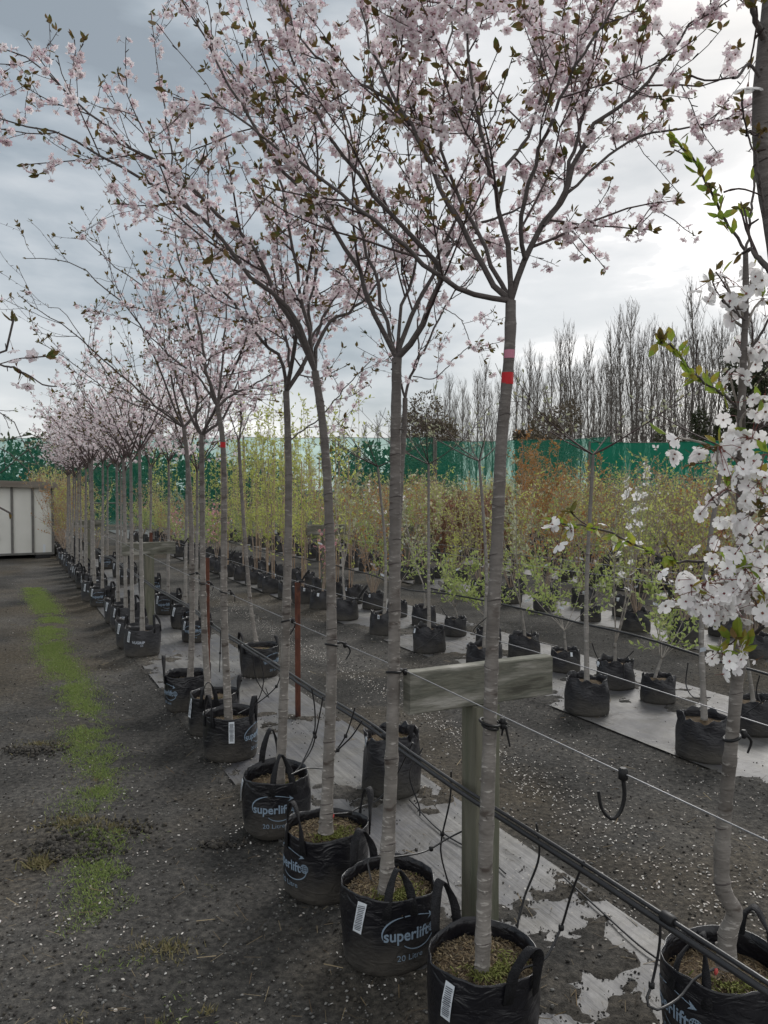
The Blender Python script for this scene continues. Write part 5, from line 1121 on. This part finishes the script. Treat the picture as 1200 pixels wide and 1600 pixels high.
for i_, (px, d, h, wd) in enumerate([(-25,43,3.6,6),(20,45,3.9,5.5),(62,42,3.7,4.5),(105,44,4.2,5.5),(150,46,3.5,5),(200,44,3.4,5),(255,46,3.5,5.5),(310,45,2.8,5),(370,46,2.6,5),(430,45,3.0,5),(560,44,4.0,4),(600,45,3.3,5),(660,46,3.2,5)]):
    leaf_cluster_tree('rounded_shrub', 'dark shrub beyond the netting, %s' % ['at the left photo edge above the shed', 'above the middle of the shed', 'above the right end of the shed', 'just right of the shed', 'left part of the crowded trunks', 'behind the crowded trunks',
        'left of the forked cherries', 'behind the forked cherries', 'low one behind the leaning thin cherry', 'behind the yellow-green columns', 'the clear round one left of the mid cherry trunk', 'behind the mid cherry trunk', 'below the brown vine-covered tree'][i_],
        'dark shrubs behind the netting', (px-600)/F*d, d, h, wd, 'leaf_far', 400+i_, 1500, .30, .05, 8)
def poplar_mesh(seed, h):
    r = np.random.default_rng(seed); tr = MB(); br = MB(); tp = np.array([(0, 0, -.2), (r.normal()*.08, r.normal()*.08, h*.35), (r.normal()*.15, r.normal()*.15, h*.7), (r.normal()*.1, r.normal()*.1, h)])
    p = resample(tp, 20); tr.tube(p, np.linspace(.13, .012, 20), 7); nb = 74
    for k in range(nb):
        t_ = .14+.80*(k+r.random())/nb; q0 = p[int(t_*19)]; a = r.random()*2*PI; Lb = h*(.30-.20*t_)*(.6+.7*r.random()); d = np.array((math.cos(a)*.55, math.sin(a)*.55, 1.0)); n = 6
        q = [q0]; dd = d/np.linalg.norm(d)
        for s_ in range(n): dd = dd+np.array((0, 0, .14))+r.normal(size=3)*.05; dd /= np.linalg.norm(dd); q.append(q[-1]+dd*Lb/n)
        q = np.array(q); br.tube(q, np.linspace(.032*(1.1-.6*t_), .009, n+1), 3, cap=False)
        for s_ in range(7):
            i0 = 1+int(r.random()*(n-1)); d2 = np.array((r.normal()*.45, r.normal()*.45, 1.1)); d2 /= np.linalg.norm(d2); l2 = Lb*(.18+.3*r.random()); br.tube([q[i0], q[i0]+d2*l2*.5+r.normal(size=3)*.03, q[i0]+d2*l2+(0, 0, .08)], [.012, .009, .006], 3, cap=False)
    return tr.mesh('trunk', [MAT['poplar_bark']]), br.mesh('branches', [MAT['poplar_bark']])
PM = [poplar_mesh(500+k, 13.) for k in range(4)]
cw = {}; ORDS = ['first', 'second', 'third', 'fourth', 'fifth', 'sixth', 'seventh', 'eighth', 'ninth', 'tenth', 'eleventh', 'twelfth', 'thirteenth', 'fourteenth', 'fifteenth', 'sixteenth', 'seventeenth', 'eighteenth', 'nineteenth', 'twentieth', 'twenty-first']
pop = [(628,84,.78),(648,82,.85),(668,80,.80),(684,78,.86),(702,76,1.0),(722,75,.93),(744,73,.98),(757,72,1.04),(790,70,.97),(806,69,1.0),(824,67,1.08),(840,66,1.0),(858,64,.95),(872,62,1.1),(889,61,1.12),(905,60,.90),(918,59,1.0),(936,58,.88),(954,57,1.03),(970,56,1.10),(985,55,1.16),(1003,54,.98),(1017,53,1.0),(1036,52,.95),(1055,51,.93),(1080,50,1.14),(1098,49,.90),(1120,49,.95),(1144,48,.9),(1170,48,1.0),(1195,48,.9)]
pop = sorted(pop+[(636,88,.8),(658,86,.78),(676,85,.82),(693,83,.9),(712,84,.92),(733,82,.9),(768,80,.95),(780,79,1.0),(815,78,.98),(832,77,1.0),(849,76,.98),(881,74,1.0),(897,73,1.02),(926,72,1.0),(945,70,1.05),(962,69,1.02),(993,68,1.1),(1026,66,1.05),(1046,65,1.1),(1067,64,1.1),(1089,62,1.05),(1108,61,1.1),(1132,60,1.1),(570,92,.72),(590,90,.75),(610,90,.78)])
ORDS += ['%s' % q for q in ('twenty-second','twenty-third','twenty-fourth','twenty-fifth','twenty-sixth','twenty-seventh','twenty-eighth','twenty-ninth','thirtieth')]
r = np.random.default_rng(8)
for i_, (px, d, sc) in enumerate(pop):
    root = empty('poplar_tree', ((px-600)/F*d, d, 0), r.random()*6); root.scale = (sc*.8, sc*.8, sc)
    where = 'left of the nearest cherry trunk' if px < 770 else ('between the nearest cherry trunk and the rusty orange shrubs' if px < 880 else ('above the opaque green netting' if px < 1110 else 'behind the white blossom at the right edge'))
    cw[where] = cw.get(where, 0)+1; tag(root, '%s bare poplar from the left %s' % (ORDS[cw[where]-1], where), 'poplar', 'row of bare poplars')
    tm_, bm_ = PM[i_ % 4]
    for nm, me in (('trunk', tm_), ('branches', bm_)): o = bpy.data.objects.new(nm, me); COL.objects.link(o); o.parent = root
leaf_cluster_tree('vine_covered_tree', 'tall brown vine-smothered tree rising above the netting among the poplars', 'vine covered trees', (670-600)/F*50, 50, 7.6, 4.4, 'leaf_brown', 601, 15000, .17, .02, 18)
leaf_cluster_tree('vine_covered_tree', 'broken brown vine-covered tree right of the nearest cherry trunk, with a hollow in it', 'vine covered trees', (858-600)/F*48, 48, 7.3, 3.9, 'leaf_brown', 602, 8000, .17, .0, 10)
leaf_cluster_tree('vine_covered_tree', 'small brown vine lump leaning out left of the broken vine-covered tree', 'vine covered trees', (818-600)/F*51, 51, 5.6, 2.0, 'leaf_brown', 607, 1500, .25, .3, 5)
leaf_cluster_tree('macrocarpa_tree', 'big dark evergreen towering behind the white blossom at the right edge', 'evergreens beyond the netting', (1190-600)/F*46, 46, 10.6, 5.2, 'leaf_dark', 603, 26000, .16, .10, 20)
leaf_cluster_tree('cypress_tree', 'slim dark cypress standing between bare poplars at the right', 'evergreens beyond the netting', (1081-600)/F*46, 46, 6.4, 1.6, 'leaf_dark', 604, 1800, .2, .05, 9, 2.2)
for i_, (px, d, h) in enumerate(((882, 44, 5.2), (1040, 43, 4.6), (960, 46, 4.2))): leaf_cluster_tree('cypress_tree', ['narrow dark cypress just left of the opaque netting', 'low dark cypress near the right end of the opaque netting', 'short dark cypress behind the middle of the opaque netting'][i_], 'evergreens beyond the netting', (px-600)/F*d, d, h, 1.5, 'leaf_dark', 610+i_, 1200, .2, .05, 7, 1.8)

# ------------------------------------------------------------------ the middle distance: potted shrubs and young trees in their beds
def pot_obj(root, kind='plain', seed=0, small=False): return make_bag('planter_bag' if not small else 'plant_pot', 'small' if small else kind, seed, root, handles=(), tag_at=90+(-20 if seed % 2 else 30) if seed % 3 else None, tag_len=.045, H=.25 if not small else None)
def shrub(seed, cat, name, h, stems, spread, lmat, lsize, lper, n1, L1, smat='twig_grey', sr=.007, flowers=None, pot='plain', t0=.2, start=.0, up=.12, stepL=.05, stake=False, trunk=0., small=False, n2=1, L2=.14, extra=None):
    r = np.random.default_rng(seed); root = empty(name); root['category'] = cat; pot_obj(root, pot, seed, small); LB = []; b0 = np.array((0, 0, .2)); mbt = MB()
    if trunk:
        top = np.array((r.normal()*.04, r.normal()*.04, trunk)); p, rad = trunk_mesh(mbt, [b0, (r.normal()*.02, r.normal()*.02, trunk*.5), top], .017, .012, r, n=24, sides=7, knobs=4); b0 = p[-1]
    for k in range(stems):
        a = r.random()*2*PI; d = np.array((math.cos(a)*spread, math.sin(a)*spread, 1.)); l = (h-b0[2])*(.7+.35*r.random())
        st = b0+(d*(.04, .04, 0) if not trunk else 0); LB.append((wander(st, d, l, 10, .05, up, r), sr, .002))
    paths, twigs = branches(LB, r, n1, L1, n2, L2, t0=t0)
    for q, rd, lv in paths: mbt.tube(q, np.maximum(rd, .0022), 5 if lv == 0 else 3, 1, cap=False)
    if trunk or not trunk: mbt.build('stem', [MAT['bark_far'], MAT[smat]], root)
    Pp, Tt = sites(twigs, stepL, r, start); mb = MB(); foliage(mb, Pp, Tt, r, lper, lsize)
    if mb.n: mb.build('leaves', MAT[lmat], root, smooth=False)
    if flowers: 
        fm, fp, fs = flowers; Pp, Tt = sites(twigs, .09, r, .3); n = len(Pp); k = r.random(n) < fp; mb = MB(); put(mb, FL_FAR, Pp[k]+(0, 0, .02), r.normal(size=(k.sum(), 3))+(0, 0, .5), fs*(.7+.6*r.random(k.sum())), r)
        if mb.n: mb.build('blossoms', [MAT[fm], MAT['calyx']], root, smooth=False)
    if stake: mb = MB(); mb.tube([(.03, .02, .1), (.035, .03, h*.72)], .006, 6); mb.build('bamboo_cane', MAT['bamboo'], root)
    # plant tag
    if r.random() < .6:
        mb = MB(); z = .45+.5*r.random(); mb.add(np.array([(-.012, -.03, z), (.045, -.05, z+.02), (.045, -.05, z+.045), (-.012, -.03, z+.025)]), [(0, 1, 2, 3)]); mb.build('label_tag', MAT['tag_white'], root, smooth=False)
    return root
K = {
 'green': [shrub(701+k, 'shrub', 'leafy_shrub', 1.3+.1*k, 6, 1.15, 'leaf_green', .052, 1.7, 7, .34, pot='plain', n2=2, trunk=.34+.06*k, up=.02, sr=.005) for k in range(3)],
 'greytall': [shrub(711+k, 'young tree', 'young_tree', 1.9, 3, .45, 'leaf_grey', .055, 1.1, 4.5, .45, trunk=.55, n2=1) for k in range(3)],
 'sparse': [shrub(721+k, 'young tree', 'young_standard_tree', 2.6+.2*k, 6, 2.4, 'leaf_grey', .040, .6, 4.5, .42, 'twig_dark', trunk=1.85, up=.05, stepL=.07, sr=.006) for k in range(2)],
 'column': [shrub(731+k, 'young tree', 'columnar_tree', 2.9+.25*k, 3, .06, 'leaf_yellow', .058, 1.15, 7, .20, 'twig_tan', up=.25, stake=True, start=.1, t0=.18) for k in range(3)],
 'cream': [shrub(741+k, 'shrub', 'flowering_shrub', 1.85, 6, .38, 'leaf_green', .045, 1.0, 6, .34, 'twig_tan', flowers=('petal_cream', .4, 1.25)) for k in range(2)],
 'orange': [shrub(751+k, 'young tree', 'feathery_tree', 2.6, 2, .10, 'leaf_orange', .05, 2.0, 11, .36, 'twig_tan', up=.06, small=True, n2=2) for k in range(2)],
 'twiggy': [shrub(761+k, 'shrub', 'bare_shrub', 1.9, 9, .38, 'leaf_yellow' if k else 'leaf_orange', .042, .8, 5, .40, 'twig_tan', up=.10, n2=2) for k in range(3)],
 'red': [shrub(771+k, 'shrub', 'bronze_leaved_shrub', 1.7, 5, .4, 'leaf_red', .075, 3.2, 6, .28, 'twig_tan', small=True) for k in range(2)],
 'rose': [shrub(781, 'shrub', 'rosy_shrub', 1.35, 4, .3, 'leaf_green', .04, .5, 6, .26, 'twig_tan', flowers=('petal_rose', .85, 1.3))],
 'magnolia': [shrub(791+k, 'young tree', 'magnolia_tree', 1.75, 3, .4, 'leaf_grey', .05, .8, 3.5, .4, 'twig_grey', flowers=('petal_white', .22, 1.9), trunk=.4) for k in range(2)],
 'olive': [shrub(801+k, 'shrub', 'leafy_shrub', 1.3, 5, .3, 'leaf_yellow', .05, 2.0, 6, .26, 'twig_tan', small=True) for k in range(2)],
}
DESC = {'green': 'leafy green shrub', 'greytall': 'grey-green young tree', 'sparse': 'near-bare standard tree', 'column': 'yellow-green caned column', 'cream': 'cream flowered shrub',
        'orange': 'rust-orange feathery conifer', 'twiggy': 'bare many-stemmed shrub', 'red': 'bronze-leaved shrub', 'rose': 'rosy pink shrub', 'magnolia': 'white flowered young magnolia', 'olive': 'yellow-olive leafy shrub'}
cnt = {}; r = np.random.default_rng(55)
ORD = ['nearest', 'second', 'third', 'fourth', 'fifth', 'sixth', 'seventh', 'eighth', 'ninth', 'tenth', 'eleventh', 'twelfth', 'thirteenth', 'fourteenth', 'fifteenth', 'sixteenth', 'seventeenth', 'eighteenth']
def plant(kind, s_, v, line_name, sc=1., rz=None):
    q = W(s_, v); x, y = q[0], q[1]; px = 600+F*x/y
    key = (kind, line_name); c = cnt.get(key, 0); cnt[key] = c+1
    lab = ('%s %s, %s' % (ORD[c], DESC[kind], line_name)) if c < 18 else ('%s %s, %s' % (ORDS[c], DESC[kind], line_name))
    place(K[kind], c, x, y, lab, '%ss in %s' % (DESC[kind], line_name), rz=r.random()*6.28 if rz is None else rz, sc=sc)
LN = ['near line of bed across petal path', 'far line of bed across petal path', 'near line of third bed', 'far line of third bed', 'fourth bed back', 'fifth bed back', 'sixth bed back', 'bed nearest the netting']
for s_, kd in ((3.26, 'sparse'), (4.30, 'sparse'), (5.62, 'sparse'), (6.6, 'sparse'), (7.6, 'sparse'), (8.7, 'greytall')): plant(kd, s_, 3.75, LN[0])
for s_, kd in ((1.9, 'greytall'), (2.7, 'green'), (3.45, 'greytall'), (4.27, 'green'), (4.73, 'magnolia'), (5.35, 'green'), (5.95, 'greytall'), (6.55, 'green'), (7.2, 'green'), (7.9, 'greytall'), (8.6, 'green'), (9.3, 'twiggy')): plant(kd, s_, 4.42, LN[1], .78 if kd == 'green' else .9)
for s_ in np.arange(9.6, 15.5, .62): plant('column' if r.random() < .85 else 'rose', s_, 3.75+r.normal()*.04, LN[0], .92+.12*r.random())
for s_ in np.arange(9.9, 15.5, .66): plant('column' if r.random() < .7 else 'olive', s_, 4.42+r.normal()*.04, LN[1], .85+.2*r.random())
for s_ in np.arange(16, 26, .9):
    for v, ln_ in ((3.75, LN[0]), (4.42, LN[1])): plant(['rose', 'twiggy', 'green', 'column'][int(r.integers(4))], s_+r.normal()*.1, v, ln_, .8+.2*r.random())
def pick(px, v):
    u = r.random()
    if px < 350: return ['twiggy', 'green', 'column', 'rose'][int(u*4)]
    if px < 520: return ['column', 'column', 'olive', 'green', 'twiggy'][int(u*5)]
    if px < 660: return ['magnolia', 'green', 'twiggy', 'twiggy', 'green', 'red'][int(u*6)]
    if px < 780: return ['cream', 'cream', 'red', 'twiggy', 'olive', 'twiggy'][int(u*6)]
    if px < 950: return (['orange', 'twiggy', 'twiggy', 'olive', 'cream'] if v > 8 else ['green', 'olive', 'twiggy', 'cream', 'green'])[int(u*5)]
    if px < 1120: return (['red', 'twiggy', 'red', 'red', 'greytall'] if v > 12 else ['green', 'twiggy', 'twiggy', 'magnolia', 'olive'])[int(u*5)]
    return ['green', 'red', 'twiggy', 'greytall'][int(u*4)]
beds = [(6.4, LN[2], .78, 2.0), (7.05, LN[3], .78, 2.0), (8.95, LN[4], .72, 4), (9.5, LN[4], .72, 4), (11.2, LN[5], .62, 5), (11.75, LN[5], .62, 5), (12.3, LN[5], .7, 5), (14.2, LN[6], .7, 6), (14.9, LN[6], .8, 6), (17.2, LN[7], 1.1, 8), (18.3, LN[7], 1.1, 8), (20.5, LN[7], 1.3, 8), (23, LN[7], 1.5, 8)]
for v, ln_, sp, s0 in beds:
    s_ = s0
    while s_ < 26:
        s_ += sp*(.85+.3*r.random()); q = W(s_, v+r.normal()*.05); px = 600+F*q[0]/q[1]
        if px < 210 or px > 1290 or q[1] > 30.5 or q[1] < 3: continue
        if q[0] > 7 and q[1] > 30-(q[0]-8)*.27-.9: continue
        kd = pick(px, v); plant(kd, s_, v, ln_, (.85+.25*r.random())*(.82 if v < 8 and kd in ('green', 'olive') else 1.))
# dense bare-stemmed shrubs beyond the last cherries of the front bed
for i_ in range(15):
    q = W(18.8+i_*.6, 1.2+r.normal()*.06); place(K['twiggy'], i_, q[0], q[1], 'bare upright shrub, %s in the packed line past the crowded cherries' % ORDS[i_], 'bare shrubs at the far end of the front bed', rz=r.random()*6, sc=1.0+.15*r.random())
for i_ in range(6):
    q = W(19+i_*1.4, 1.88); place(K['twiggy'], i_+1, q[0], q[1], 'bare upright shrub, %s on the inner line past the crowded cherries' % ORDS[i_], 'bare shrubs at the far end of the front bed', rz=r.random()*6, sc=.9)
# prototypes that found no place are removed
for grp in list(K.values())+[protos]:
    for o in grp:
        if o.name not in used:
            for c in list(o.children):
                for d in list(c.children): bpy.data.objects.remove(d)
                bpy.data.objects.remove(c)
            bpy.data.objects.remove(o)
